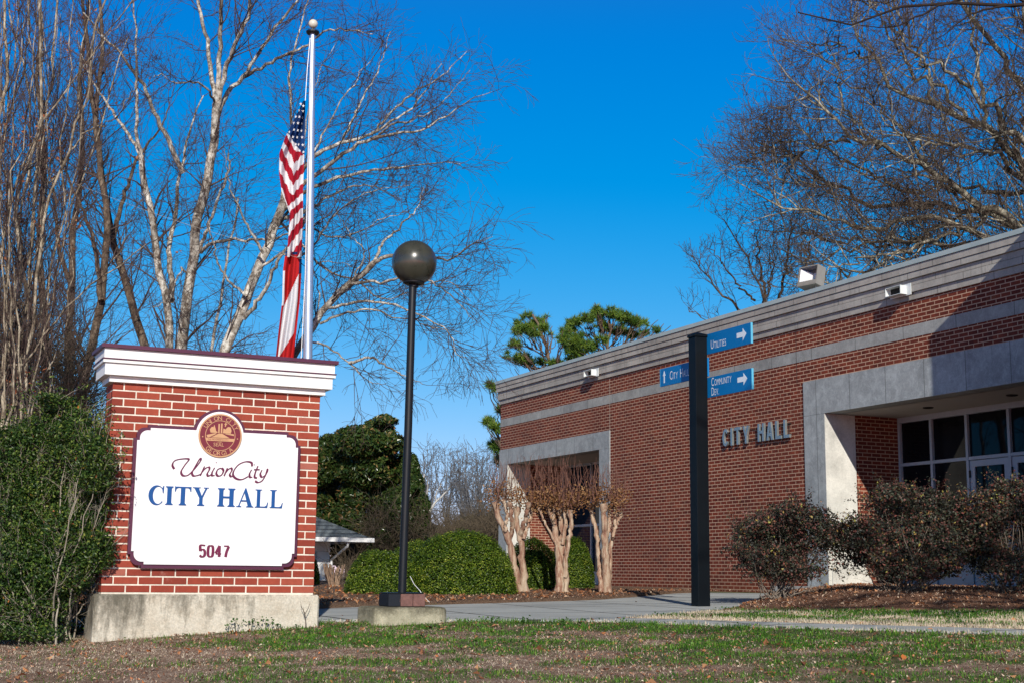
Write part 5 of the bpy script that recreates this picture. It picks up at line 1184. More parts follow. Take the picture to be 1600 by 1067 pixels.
# --- big oak behind the hall
U4 = 46.0; B4 = gbase(1720, U4+2)
def ok_(pts, r0, r1, du=0.0): return trk(pts, U4, U4+du, r0*0.95, r1*1.1, wob=0.10)
L4 = [ok_([(1730,930),(1715,700),(1700,560),(1680,450),(1640,360),(1600,281),(1590,234),(1547,206),(1510,187),(1463,169),(1416,145),(1369,94),(1350,56),(1330,30)], 0.42, 0.03, 2), ok_([(1640,360),(1612,290),(1599,230),(1576,197),(1529,155),(1482,112),(1435,84),(1400,50)], 0.18, 0.03, -4),
      ok_([(1690,500),(1640,400),(1599,356),(1529,319),(1458,272),(1388,234),(1336,216),(1304,183),(1262,140),(1219,103)], 0.22, 0.02, -3), ok_([(1388,234),(1360,216),(1322,169),(1308,117),(1290,80)], 0.075, 0.018, -2), ok_([(1690,500),(1620,370),(1552,337),(1458,323),(1397,323),(1350,319),(1304,291),(1257,262),(1215,230),(1177,220)], 0.20, 0.02, 3),
      ok_([(1690,520),(1610,400),(1557,370),(1482,352),(1435,342),(1388,356),(1322,356),(1271,333),(1215,323),(1177,300)], 0.18, 0.02, -2), ok_([(1700,560),(1600,410),(1529,389),(1458,375),(1388,375),(1341,389),(1285,398),(1224,422)], 0.15, 0.02, 1), ok_([(1640,360),(1610,200),(1590,120),(1540,60),(1500,0),(1480,-60)], 0.2, 0.05, 2),
      ok_([(1660,380),(1630,220),(1620,120),(1600,20),(1590,-80)], 0.2, 0.06, -2), ok_([(1529,319),(1480,300),(1440,250),(1400,190),(1370,160),(1320,130),(1280,100)], 0.09, 0.02, 4), ok_([(1552,337),(1500,360),(1440,380),(1380,400),(1330,410),(1290,430)], 0.09, 0.02, -3), ok_([(1510,187),(1470,140),(1440,100),(1410,40),(1390,-10)], 0.09, 0.02, 3),
      ok_([(1458,323),(1420,300),(1370,280),(1320,250),(1260,210),(1220,170),(1190,180)], 0.08, 0.015, 4), ok_([(1620,380),(1580,420),(1520,410),(1470,400),(1420,420)], 0.12, 0.03, 4), ok_([(1599,281),(1560,240),(1520,230),(1470,230),(1420,215),(1380,190)], 0.11, 0.02, -4), ok_([(1482,352),(1430,375),(1370,380),(1300,375),(1240,360),(1200,345)], 0.08, 0.015, 4), ok_([(1458,375),(1400,400),(1330,430),(1270,440),(1220,440)], 0.08, 0.015, -3), ok_([(1336,216),(1290,225),(1240,250),(1195,250),(1170,240)], 0.06, 0.012, 2), ok_([(1369,94),(1330,80),(1290,70),(1240,80)], 0.05, 0.012, 1), ok_([(1463,169),(1440,120),(1400,70),(1370,20),(1350,-20)], 0.08, 0.02, -2), ok_([(1547,206),(1530,130),(1520,60),(1530,-20)], 0.1, 0.03, 0), ok_([(1599,300),(1560,300),(1510,290),(1450,300),(1400,290),(1340,270)], 0.1, 0.02, 5), ok_([(1304,291),(1270,290),(1230,280),(1190,270),(1168,262)], 0.045, 0.012, 0)]
lv4 = [dict(rmax=0.06, dens=2.4, t0=0.15, L0=4.8, ang=42, k=12, up=0.02, wig=0.13, rr=0.40, rmin=0.026, Lmin=1.8, rtip=0.008), dict(rmax=0.022, dens=3.4, t0=0.10, L0=2.4, ang=44, k=9, up=0.015, wig=0.18, rr=0.5, rmin=0.013, Lmin=0.9, rtip=0.006), dict(dens=3.7, t0=0.06, L0=1.2, ang=44, k=5, up=0.02, wig=0.18, rr=0.6, rmin=0.009, Lmin=0.4, maxn=120000, rtip=0.0055)]
tree('oak_tree', 'huge spreading bare oak rising behind the right half of the hall roof', 'tree', B4, L4, lv4, (M_OAK, M_TWD), None, 2, 14, sides=(10, 7, 4, 3, 3))
# --- smaller upright bare tree left of it
U5 = 50.0; B5 = gbase(1205, U5)
def sm(pts, r0, r1, du=0.0): return trk(pts, U5, U5+du, r0, r1, wob=0.05)
L5 = [sm([(1205,930),(1205,600),(1200,500),(1185,440),(1165,400),(1145,370),(1132,345)], 0.17, 0.02), sm([(1203,520),(1190,430),(1183,390),(1180,360)], 0.09, 0.02, 1), sm([(1203,560),(1160,490),(1120,450),(1095,420),(1080,400)], 0.09, 0.015, -1), sm([(1204,560),(1215,480),(1228,420),(1232,370),(1240,330)], 0.1, 0.02, 2), sm([(1204,600),(1240,520),(1260,450),(1262,400),(1270,360)], 0.09, 0.02, -1), sm([(1205,640),(1140,540),(1100,500),(1075,480)], 0.06, 0.012, 1), sm([(1204,560),(1200,470),(1210,410),(1208,360)], 0.07, 0.015, 2), sm([(1180,470),(1150,440),(1120,400),(1100,385)], 0.05, 0.012, -1)]
lv5 = [dict(rmax=0.03, dens=3.2, t0=0.25, L0=2.0, ang=32, k=8, up=0.06, wig=0.12, rr=0.4, rmin=0.014, Lmin=0.8, rtip=0.007), dict(dens=4.0, t0=0.1, L0=1.1, ang=38, k=6, up=0.04, wig=0.16, rr=0.55, rmin=0.010, Lmin=0.4, rtip=0.006), dict(dens=4.6, t0=0.05, L0=0.55, ang=40, k=4, up=0.03, wig=0.16, rr=0.6, rmin=0.0075, Lmin=0.2, maxn=24000, rtip=0.005)]
tree('bare_tree', 'small upright bare tree behind the roof left of the floodlight', 'tree', B5, L5, lv5, (M_TWD, M_TWD), None, 1, 15)
M_OVH = bark('shaded_twig_bark', [(0.3, (0.012, 0.009, 0.008)), (0.7, (0.045, 0.032, 0.028))], (9, 9, 9))  # near-black: the shade on the branch is put into the bark colour
# --- tree standing right of the camera, one branch reaches into the top right corner
U6 = 8.0; c_ = np.array([9.6, 1.2, 0]); B6 = (9.6, 1.2, float(gz(9.6, 1.2)))
def P3(*p): return [np.array(q, float) for q in p]
def limb3(P, r0, r1, k=22, wob=0.01, rng=RNG):
    q = np.array(spline(P, 10)); s = np.concatenate([[0], np.cumsum(np.linalg.norm(np.diff(q, axis=0), axis=1))]); t = np.linspace(0, s[-1], k)
    q = np.stack([np.interp(t, s, q[:, c]) for c in range(3)], -1); q[1:-1] += rng.normal(size=(k-2, 3))*wob; return q, np.linspace(0, 1, k)*(r1-r0)+r0
A = lambda px, py, u=U6: at(px, py, U=u)
L6 = [limb3([np.array(B6)+(0, 0, -.1), np.array([9.55, 1.25, 1.5]), np.array([9.3, 1.6, 3.4]), np.array([9.0, 1.9, 5.2]), np.array([9.3, 1.8, 7.5])], 0.20, 0.07),
      limb3([np.array([9.3, 1.6, 3.3]), np.array([8.8, 3.0, 3.9]), A(1760, -30), A(1640, 5), A(1560, 10), A(1490, 4), A(1450, -2), A(1400, 14), A(1345, 38), A(1300, 40), A(1262, 24), A(1247, 20)], 0.045, 0.004, wob=0.006),
      limb3([A(1640, 5), A(1560, -10), A(1500, 0), A(1465, 12), A(1430, 28), A(1395, 42), A(1360, 43), A(1345, 40)], 0.013, 0.0025, wob=0.004), limb3([A(1600, 8), A(1545, 14), A(1510, 28), A(1475, 55), A(1462, 62)], 0.009, 0.0022, wob=0.003), limb3([A(1430, 2), A(1405, -4), A(1385, 6), A(1370, 2)], 0.006, 0.002, wob=0.003), limb3([A(1462, 13), A(1459, 40), A(1457, 80)], 0.004, 0.0012, wob=0.003), limb3([A(1428, 28), A(1420, 50), A(1414, 66)], 0.0035, 0.0012, wob=0.003),
      limb3([np.array([9.0, 1.9, 5.0]), np.array([7.5, 2.5, 6.4]), np.array([5.8, 3.0, 7.6]), np.array([4.2, 3.4, 8.4])], 0.07, 0.015, wob=0.03), limb3([np.array([9.1, 1.9, 5.4]), np.array([8.5, 0.5, 6.8]), np.array([7.4, -0.8, 8.0]), np.array([6.2, -1.6, 8.8])], 0.07, 0.015, wob=0.03), limb3([np.array([9.3, 1.8, 6.2]), np.array([10.4, 2.6, 7.4]), np.array([11.4, 3.6, 8.6])], 0.06, 0.015, wob=0.03), limb3([np.array([9.0, 1.9, 4.6]), np.array([7.8, 1.2, 5.6]), np.array([6.4, 0.6, 6.3]), np.array([5.0, 0.2, 6.8])], 0.06, 0.012, wob=0.03)]
for q in range(11):  # unseen limbs added over the camera so their shadows dapple the bank
    u_, v_, z_ = rr_.uniform(-3.5, 1.2), rr_.uniform(0.5, 6.5), rr_.uniform(5.0, 8.5); x_, y_ = uv2xy(u_, v_); a_ = L6[0][0][14+rr_.integers(8)]
    e_ = np.array([x_, y_, z_]); m1 = a_+(e_-a_)*0.4+np.array([0, 0, 0.5]); L6.append(limb3([a_, m1, a_+(e_-a_)*0.75+np.array([0, 0, 0.3]), e_], 0.05, 0.012, wob=0.03))
t6, l6 = tree('overhanging_tree', 'dark thin bare branch reaching into the top right corner from a nearby tree', 'tree', B6, L6, [dict(dens=1.1, t0=0.25, L0=0.9, ang=38, k=7, up=0.03, wig=0.10, rr=0.4, rmin=0.0018, Lmin=0.06, rtip=0.0012), dict(dens=2.0, t0=0.15, L0=0.45, ang=38, k=5, up=0.02, wig=0.12, rr=0.6, rmin=0.0015, Lmin=0.06, rtip=0.001)], (M_OVH, M_OVH), None, 1, 16)

# --- pines behind the hall
M_NDL = blade_mat('pine_needles', [(0.0, (0.025, 0.065, 0.014)), (0.5, (0.085, 0.165, 0.024)), (1.0, (0.22, 0.29, 0.035))], 0.5, 0.15)
M_PNB = bark('pine_bark', [(0.3, (0.06, 0.04, 0.03)), (0.6, (0.20, 0.14, 0.10)), (0.8, (0.32, 0.25, 0.20))])
def needles(P, n, ln, parent, r):
    """tufts of needles round each point"""
    m = len(P); Q = np.repeat(P, n, 0); d = r.normal(size=(m*n, 3)); d[:, 2] += 0.5; d /= np.linalg.norm(d, axis=1, keepdims=True); L_ = r.uniform(0.6, 1.1, (m*n, 1))*ln
    s = np.cross(d, r.normal(size=(m*n, 3))); s /= np.linalg.norm(s, axis=1, keepdims=True); w_ = 0.016
    V3 = np.stack([Q-s*w_, Q+s*w_, Q+d*L_], 1).reshape(-1, 3)-np.array(world_loc(parent)); F = [np.arange(m*n*3).reshape(-1, 3)]
    sh = np.clip(np.repeat(r.random(m), n)*0.6+r.random(m*n)*0.4, 0, 1)
    return link('crown', np_mesh('crown', V3, F, M_NDL, None, {'shade': ('FACE', sh)}), parent)
def pine(label, u, trunk, clumps, seed, r0=0.2):
    r = np.random.default_rng(seed); base = gbase(trunk[0][0], u); t = thing('pine_tree', base, label, 'tree', 'pines behind the hall')
    tr, tR = trk(trunk, u, u+0.5, r0, 0.05, wob=0.04); bl_ = []; pts = []
    for cx, cy, rx, ry in clumps:
        c0 = at(cx, cy, U=u+r.uniform(-2.0, 2.0)); sc = u/FPX; 
        j = int(np.clip(np.argmin(np.linalg.norm(tr-c0-np.array([0, 0, -1.2]), axis=1)), 2, len(tr)-1)); a = tr[j]; mid = (a+c0)/2+np.array([0, 0, -0.25])
        bl_.append(limb3([a, mid, c0, c0+(c0-a)*0.15+np.array([0, 0, 0.1])], max(0.03, tR[j]*0.5), 0.018, 12, 0.04, r))
        n = int(rx*ry*0.36); q = r.normal(size=(n, 3)); q /= np.linalg.norm(q, axis=1, keepdims=True); q *= r.random((n, 1))**0.38
        off = q[:, :1]*rx*sc*RGT+q[:, 1:2]*rx*sc*FWD+q[:, 2:3]*ry*sc*np.array([0, 0, 1]); P = c0+off
        P = P[fbm(P[:, 0]*1.1+P[:, 1]*.7, P[:, 2]*1.5, seed) > 0.42]; pts.append(P)
        for q_ in range(5):
            if len(P): e = P[r.integers(len(P))]; bl_.append(limb3([mid, (mid+e)/2+r.normal(size=3)*0.1, e], 0.025, 0.008, 12, 0.02, r))
    V3, F = tubes(tr[None], tR[None], 10); Vb, Fb = tubes(np.array([b_[0] for b_ in bl_]), np.array([b_[1] for b_ in bl_]), 4)
    link('trunk', np_mesh('trunk', np.concatenate([V3, Vb])-np.array(base), [F, Fb+len(V3)], M_PNB, smooth=True), t)
    needles(np.concatenate(pts), 26, 0.30, t, r); return t
pine('pine tree with loose open tufts behind the left end of the roof', 58, [(868,935),(866,700),(864,600),(858,560),(850,530),(838,505),(832,492)],
     [(828,500,17,11),(815,508,12,9),(842,506,12,9),(850,514,8,7),(808,519,10,7),(822,514,14,8),(806,539,14,7),(799,556,14,7),(815,560,14,7),(828,565,12,6),(790,560,7,5),(846,566,9,5),(836,523,8,5),(852,498,5,6),(812,586,10,4),(868,568,12,5),(862,519,8,6),(878,530,9,7)], 51)
pine('broad round crowned pine behind the middle left of the roof', 61, [(952,935),(951,700),(950,600),(950,545),(951,520),(952,500)],
     [(896,508,12,12),(884,520,10,9),(900,532,17,12),(915,500,14,10),(934,492,14,10),(932,484,6,5),(958,490,16,9),(975,497,13,9),(990,505,13,9),(1005,505,10,8),(1018,512,10,7),(1026,517,7,5),(942,512,16,10),(965,515,17,10),(985,522,12,7),(918,520,14,10),(900,550,17,9),(920,541,15,8),(885,540,9,8),(940,532,9,5),(1005,522,9,5),(895,562,14,6),(1035,520,4,4)], 52)
pine('pine with sparse tufts showing left of the corner of the hall', 54, [(800,935),(800,760),(800,690),(802,650),(806,620),(810,590)],
     [(766,602,7,5),(775,606,6,5),(764,658,11,6),(774,668,9,7),(779,655,7,6),(770,695,8,6),(778,700,9,8),(772,690,8,4),(785,640,8,8),(785,680,8,8),(790,610,8,8),(779,718,7,6)], 53)
# --- far bare trees, more than a hundred metres away
M_FAR = bark('far_hazed_bark', [(0.3, (0.085, 0.085, 0.09)), (0.7, (0.19, 0.185, 0.185))], (3, 3, 3))  # grey tone puts distance haze into the bark colour
M_FARW = bark('far_white_bark', [(0.3, (0.35, 0.33, 0.30)), (0.7, (0.60, 0.58, 0.53))], (3, 3, 3))
labs = ['far grey bare tree just right of the lamp pole above the brush', 'far bare tree with a rounded crown between the lamp and the hall', 'far bare tree in the middle of the gap beside the hall', 'far bare tree with fine twigs left of the hall corner', 'far bare tree partly hidden by the left corner of the hall', 'far bare tree showing over the evergreen left of the lamp pole', 'far low bare tree behind the clipped crape myrtle sprouts']
for i, (px, top, u, sp_) in enumerate([(668, 700, 105, 26), (697, 702, 118, 26), (724, 696, 112, 24), (752, 700, 108, 24), (776, 705, 120, 22), (640, 708, 122, 24), (738, 716, 98, 26)]):
    r = np.random.default_rng(60+i); L = []
    for j in range(9):
        e = px+r.uniform(-sp_, sp_)*0.8; h_ = top+abs(e-px)*0.7+r.uniform(0, 18)
        L.append(trk([(px+r.uniform(-1, 1), 905), (px+r.uniform(-2, 2), 850), (px+(e-px)*0.25, 800), (px+(e-px)*0.65, 800-(800-h_)*0.55), (e, h_)], u, u+r.uniform(-3, 3), 0.22 if j == 0 else 0.12, 0.02, k=12, wob=0.12, rng=r))
    tree('bare_tree', labs[i], 'tree', gbase(px, u), L, [dict(rmax=0.05, dens=1.5, t0=0.30, L0=3.2, ang=42, k=7, up=0.03, wig=0.16, rr=0.4, rmin=0.025, Lmin=1.0, rtip=0.012), dict(dens=3.2, t0=0.05, L0=1.9, ang=46, k=5, up=0.01, wig=0.18, rr=0.6, rmin=0.018, Lmin=0.6, maxn=16000, rtip=0.013)], (M_FAR, M_FAR), 'far bare trees between the lamp and the hall', 1, 70+i, sides=(5, 3, 3))
L = [trk([(669,850),(668,810),(664,780),(660,755),(663,740)], 80, 80, 0.16, 0.04, k=12, rng=RNG), trk([(668,805),(680,785),(695,770),(702,762)], 80, 81, 0.1, 0.03, k=12), trk([(664,782),(668,765),(667,748)], 80, 79, 0.09, 0.03, k=12), trk([(680,785),(682,770),(690,755)], 80.5, 80, 0.05, 0.02, k=12), trk([(660,757),(652,742),(640,730)], 80, 80, 0.05, 0.02, k=12)]
tree('sycamore_tree', 'small white limbed tree in the gap right of the lamp pole', 'tree', gbase(669, 80), L, [dict(dens=0.8, t0=0.3, L0=1.8, ang=35, k=6, up=0.04, wig=0.12, rr=0.4, rmin=0.015, Lmin=0.6, rtip=0.008)], (M_FARW, M_FAR), None, 1, 90)
# ------------------------------------------------------------------ evergreens, thicket, hedges, shrubs
def crown_points(cs, u, n, r, noise_seed, thr=0.36, du=1.0, power=0.33, fs=1.2):
    """points through a union of ellipsoids given in picture coordinates: (cx, cy, rx, ry)"""
    sc = u/FPX; out = []; nr = []
    tot = sum(c[2]*c[3] for c in cs)
    for cx, cy, rx, ry in cs:
        c0 = at(cx, cy, U=u+r.uniform(-du, du)); m = int(n*rx*ry/tot); q = r.normal(size=(m, 3)); q /= np.linalg.norm(q, axis=1, keepdims=True); d = q*r.random((m, 1))**power
        out.append(c0+(d[:, :1]*RGT+d[:, 1:2]*FWD)*rx*sc+d[:, 2:3]*ry*sc*np.array([0, 0, 1])); nr.append(q[:, :1]*RGT+q[:, 1:2]*FWD+q[:, 2:3]*np.array([0, 0, 1]))
    P = np.concatenate(out); N_ = np.concatenate(nr); k = fbm(P[:, 0]*fs+P[:, 1]*fs*0.6, P[:, 2]*fs*1.3+P[:, 1]*0.5, noise_seed) > thr
    return P[k], N_[k]
# magnolia
M_MAG = blade_mat('magnolia_leaf', [(0.0, (0.012, 0.032, 0.008)), (0.5, (0.036, 0.066, 0.014)), (0.82, (0.075, 0.098, 0.024)), (0.90, (0.19, 0.135, 0.05)), (1.0, (0.24, 0.10, 0.035))], 0.26, 0.05)
r = np.random.default_rng(201)
mag = thing('magnolia_tree', gbase(560, 44), 'dense dark green magnolia with glossy leaves between the brick sign and the lamp pole', 'tree')
cs = [(592,668,26,17),(612,690,20,18),(570,680,22,18),(540,690,24,22),(515,700,22,24),(500,730,26,30),(545,725,32,28),(585,715,30,26),(612,735,20,26),(520,765,30,30),(560,770,34,30),(600,775,30,30),(500,800,26,30),(540,815,34,30),(590,820,34,30),(470,740,26,40),(450,780,26,50),(590,860,36,26),(540,860,36,26),(632,700,8,18),(615,668,11,16),(600,655,16,9),(575,725,50,40),(560,690,40,26),(622,755,16,40),(630,720,8,14)]
P, N_ = crown_points(cs, 44, 120000, r, 202, 0.37, 2.0, 0.38, 1.5)
leaf_cloud('crown', P, r.uniform(0.10, 0.19, len(P)), np.clip(r.random(len(P))*0.95+0.2*(fbm(P[:, 0]*2, P[:, 2]*2, 203)-0.5), 0, 1), M_MAG, mag, 0.3, 0.42, None, r, N_, 0.8)
L = [trk([(555+d, 935), (556+d, 860), (558+d*2, 780), (562+d*4, 700)], 44, 44+abs(d)*.2, 0.16, 0.04, k=10) for d in (-12, -5, 0, 6, 12)]
V3, F = tubes(np.array([l[0] for l in L]), np.array([l[1] for l in L]), 7); link('trunk', np_mesh('trunk', V3-np.array(mag.location), [F], M_TWD, smooth=True), mag)
# second, lower evergreen right of the lamp pole
r = np.random.default_rng(211); eg = thing('evergreen_tree', gbase(640, 43), 'lower dark evergreen with ivy and bare vines right of the lamp pole', 'tree')
cs = [(640,735,16,30),(650,760,14,24),(640,770,18,26),(655,790,18,24),(640,815,26,26),(622,790,22,30),(650,835,22,20),(665,820,9,22),(610,835,26,26)]
P, N_ = crown_points(cs, 43, 60000, r, 212, 0.36, 1.4, 0.42, 2.1)
leaf_cloud('crown', P, r.uniform(0.07, 0.13, len(P)), r.random(len(P))*0.85, M_MAG, eg, 0.3, 0.5, None, r, N_, 0.8)
V3, F = tubes(*[np.array(x) for x in zip(*[trk([(640+d, 935), (640+d, 850), (640+d*2, 780)], 43, 43, 0.1, 0.03, k=8) for d in (-6, 0, 7)])], 6); link('trunk', np_mesh('trunk', V3-np.array(eg.location), [F], M_TWD, smooth=True), eg)
# thicket of brown vines and brush
M_BRS = bark('brush_bark', [(0.3, (0.05, 0.038, 0.026)), (0.7, (0.18, 0.14, 0.095))], (2, 2, 2))
r = np.random.default_rng(221)
def brush(n, pxr, pyfun, ur, L0, rad, r, up=0.05):
    px = r.uniform(*pxr, n); u = r.uniform(*ur, n); P0 = []
    for i in range(n):
        top = pyfun(px[i]); y = r.uniform(top, 925); P0.append(at(px[i], y, U=u[i]))
    P0 = np.array(P0); k = 9; d = r.normal(size=(n, 3)); d[:, 2] = np.abs(d[:, 2])+0.3; d /= np.linalg.norm(d, axis=1, keepdims=True); out = np.empty((n, k, 3)); out[:, 0] = P0; st = (L0*r.uniform(0.4, 1.2, n)/(k-1))[:, None]
    for j in range(1, k):
        d = d+r.normal(size=(n, 3))*0.28; d[:, 2] += up; d /= np.linalg.norm(d, axis=1, keepdims=True); out[:, j] = out[:, j-1]+d*st
    return out, np.repeat((rad*r.uniform(0.6, 1.3, n))[:, None], k, 1)*np.linspace(1, 0.4, k)[None]
Pb, Rb = brush(5500, (655, 800), lambda x: np.interp(x, [655, 690, 730, 800], [850, 835, 830, 800]), (50, 60), 1.5, 0.011, r)
Pc, Rc = brush(900, (560, 690), lambda x: np.interp(x, [560, 600, 690], [830, 790, 830]), (40, 42.2), 1.3, 0.009, r, -0.02)
Pd, Rd = brush(160, (530, 560), lambda x: 880, (24, 28), 0.75, 0.004, r, 0.02)
Vs = []; Fs = []; o_ = 0
for P, R_ in ((Pb, Rb), (Pc, Rc), (Pd, Rd)):
    V3, F = tubes(P, R_, 3); Vs.append(V3); Fs.append(F+o_); o_ += len(V3)
o = link('thicket', np_mesh('thicket', np.concatenate(Vs), Fs, M_BRS, smooth=True)); tag(o, 'tangled mass of brown vines and bare brush behind the hedges', 'thicket', kind='stuff')
# dark leafy undergrowth inside the thicket
cs = [(600,880,60,30),(660,880,50,30),(720,860,50,35),(770,850,40,40),(700,885,80,26),(690,838,40,18),(745,826,40,22),(780,815,22,24)]
P, N_ = crown_points(cs, 58, 30000, r, 231, 0.36, 1.5, 0.4, 1.0)
M_UND = blade_mat('undergrowth_leaf', [(0.0, (0.015, 0.022, 0.010)), (0.6, (0.045, 0.052, 0.022)), (1.0, (0.11, 0.09, 0.045))], 0.8, 0.1)
o = leaf_cloud('undergrowth', P, r.uniform(0.10, 0.22, len(P)), r.random(len(P)), M_UND, None, 0.2, 0.5, None, r); tag(o, 'dark leafy undergrowth below the brush at the far side of the beds', 'undergrowth', kind='stuff')
# dark vine thicket at the far left behind the bush
Pb, Rb = brush(5200, (-40, 140), lambda x: np.interp(x, [-40, 20, 62, 140], [440, 470, 540, 600]), (17, 21), 1.1, 0.006, r, 0.04)
V3, F = tubes(Pb, Rb, 3); o = link('vine_tangle', np_mesh('vine_tangle', V3, [F], M_BRS, smooth=True)); tag(o, 'dark tangle of vines at the left edge above the green bush', 'vines', kind='stuff')

# boxwood mounds: a shell of small leaves over a solid dark core
def box_mat():
    return blade_mat('boxwood_leaf', [(0.0, (0.014, 0.036, 0.005)), (0.45, (0.055, 0.105, 0.010)), (0.8, (0.16, 0.225, 0.022)), (1.0, (0.40, 0.43, 0.06))], 0.35, 0.20)
M_BOX = box_mat(); M_INS = simple('shrub_inner_shade', (0.012, 0.016, 0.007), 1.0, 0.4, 20, 0.0)
def mound_shrub(label, px, base, wpx, top, u, seed, n=26000, depth=None, group='clipped boxwood mounds', name='boxwood', size=(0.018, 0.032), flat=2.25):
    r = np.random.default_rng(seed); sc = u/FPX; c0 = at(px, base, U=u); zb_ = float(gz(c0[0], c0[1])); zt = at(px, top, U=u)[2]; H = zt-zb_; rx = wpx*sc/2; ry = depth or rx*0.8
    t = thing(name, (c0[0], c0[1], zb_), label, 'shrub', group)
    q = r.normal(size=(n, 3)); q /= np.linalg.norm(q, axis=1, keepdims=True); q[:, 2] = np.abs(q[:, 2]); e = (np.abs(q)**flat).sum(1)**(1/flat); q /= e[:, None]      # squarish dome
    lump = 1+0.10*(fbm(q[:, 0]*3.2+seed, q[:, 1]*3.2+q[:, 2]*3, seed)-0.5)*2+0.022*r.normal(size=n)+0.03*(fbm(q[:, 0]*9, q[:, 1]*9+q[:, 2]*9, seed+5)-0.5)
    d = q*(lump*(1-0.10*r.random(n)**2))[:, None]
    P = c0*np.array([1, 1, 0])+np.array([0, 0, zb_+0.02])+d[:, :1]*rx*RGT+d[:, 1:2]*ry*FWD+d[:, 2:3]*H*np.array([0, 0, 1]); N_ = q[:, :1]*RGT+q[:, 1:2]*FWD+q[:, 2:3]*np.array([0, 0, 1])
    leaf_cloud('foliage', P, r.uniform(*size, n), np.clip(r.random(n)*0.8+0.5*(fbm(P[:, 0]*9, P[:, 2]*9+P[:, 1]*5, seed+1)-0.35), 0, 1), M_BOX, t, 0.3, 0.6, None, r, N_, 0.75)
    # solid near-black core: shade between the leaves put into its colour
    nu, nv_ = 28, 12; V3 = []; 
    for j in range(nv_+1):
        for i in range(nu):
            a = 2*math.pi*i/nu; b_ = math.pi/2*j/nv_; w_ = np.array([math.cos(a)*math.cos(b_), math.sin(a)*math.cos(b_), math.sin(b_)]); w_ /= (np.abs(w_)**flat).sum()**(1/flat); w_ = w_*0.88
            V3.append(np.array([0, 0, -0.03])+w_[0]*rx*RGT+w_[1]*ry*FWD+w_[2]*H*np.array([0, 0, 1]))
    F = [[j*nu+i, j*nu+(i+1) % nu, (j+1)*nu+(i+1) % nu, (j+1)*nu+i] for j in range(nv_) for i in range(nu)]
    link('dark_core', np_mesh('dark_core', np.array(V3), F, M_INS, smooth=True), t); return t
mound_shrub('low rounded boxwood at the left end of the row, left of the lamp base', 596, 935, 112, 862, 19.8, 301, 20000)
mound_shrub('boxwood mound directly behind the lamp pole', 668, 934, 150, 846, 21.2, 302, 24000)
mound_shrub('largest boxwood mound, right of the lamp pole', 722, 935, 166, 834, 20.2, 303, 40000)
mound_shrub('boxwood between the first and second clipped trees, shaded by them', 830, 930, 92, 846, 23.5, 304, 22000)
mound_shrub('dark boxwood under the corner window behind the second clipped tree', 893, 926, 70, 842, 26, 305, 20000)
mound_shrub('small boxwood half hidden at the right edge of the brick sign', 484, 926, 28, 872, 27, 306, 7000)

# pollarded crape myrtles
M_CRP = bark('crape_bark', [(0.34, (0.11, 0.045, 0.032)), (0.44, (0.27, 0.145, 0.10)), (0.54, (0.42, 0.31, 0.22)), (0.68, (0.55, 0.47, 0.37))], (17, 17, 2.2))
M_SPR = bark('sprout_bark', [(0.3, (0.12, 0.05, 0.04)), (0.7, (0.26, 0.14, 0.105))], (3, 3, 3))
M_CLF = blade_mat('dry_seed_leaf', [(0.0, (0.11, 0.045, 0.018)), (0.5, (0.28, 0.135, 0.055)), (1.0, (0.45, 0.27, 0.13))], 0.85, 0.2)
def crape(label, u, stems, heads, seed, nspr=62, sp_top=(705, 735)):
    r = np.random.default_rng(seed); bpx = stems[0][0][0][0]; base = gbase(bpx, u); t = thing('crape_myrtle', base, label, 'tree', 'pollarded crape myrtles by the corner window')
    Ps, Rs = zip(*[trk(s, u+r.uniform(-.12, .12), u+r.uniform(-.35, .35), ra, rb, k=20, wob=0.008, rng=r) for s, ra, rb in stems])
    Rs = [R_*1.0*(1+0.10*np.sin(np.arange(len(R_))*1.7+q)+0.06*np.sin(np.arange(len(R_))*3.1+q*2))*(1+0.45*(np.arange(len(R_)) > len(R_)-3)) for q, R_ in enumerate(Rs)]
    V3, F = tubes(np.array(Ps), np.array(Rs), 10); Vk = []; Fk = []; o_ = len(V3); Vs = [V3]; Fs = [F]
    link('trunk', np_mesh('trunk', np.concatenate(Vs)-np.array(base), Fs, M_CRP, smooth=True), t)
    P = []; lf = []
    for hx, hy in heads:
        for k in range(nspr//len(heads)+1):
            a = at(hx+r.uniform(-7, 7), hy+r.uniform(-8, 6), U=u+r.uniform(-.3, .3)); ex = hx+r.normal()*13; ey = r.uniform(*sp_top)+abs(ex-hx)*0.5; e = at(ex, ey, U=u+r.uniform(-.5, .5)); m = (a+e)/2+r.normal(size=3)*0.03+ (e-a)*np.array([.08, .08, 0])
            P.append(np.array(spline([a, m, e], 4))[:9] if False else np.array([a+(m-a)*x*2 if x < .5 else m+(e-m)*(x-.5)*2 for x in np.linspace(0, 1, 7)])+r.normal(size=(7, 3))*0.006)
        m = 150; q = r.normal(size=(m, 3)); lf.append(at(hx, hy, U=u)+q*np.array([0.11, 0.11, 0.10])+np.array([0, 0, 0.06]))
    P = np.array(P); Rr = np.repeat(np.array([[0.0048, 0.0044, 0.004, 0.0036, 0.003, 0.0025, 0.0016]]), len(P), 0)*r.uniform(0.7, 1.2, (len(P), 1))
    P2, R2 = spawn(P, Rr, 2.2, 0.35, 0.22, 22, 4, 0.1, 0.06, 0.6, 0.0018, r, Lmin=0.08, rtip=0.0012)
    Va, Fa = tubes(P, Rr, 4); Vb, Fb = tubes(P2, R2, 3)
    link('sprouts', np_mesh('sprouts', np.concatenate([Va, Vb])-np.array(base), [Fa, Fb+len(Va)], M_SPR, smooth=True), t)
    lf = np.concatenate(lf); leaf_cloud('dry_leaves', lf, r.uniform(0.03, 0.055, len(lf)), r.random(len(lf)), M_CLF, t, 0, 0.55, None, r, fold=1.2); return t
UC = 21.6
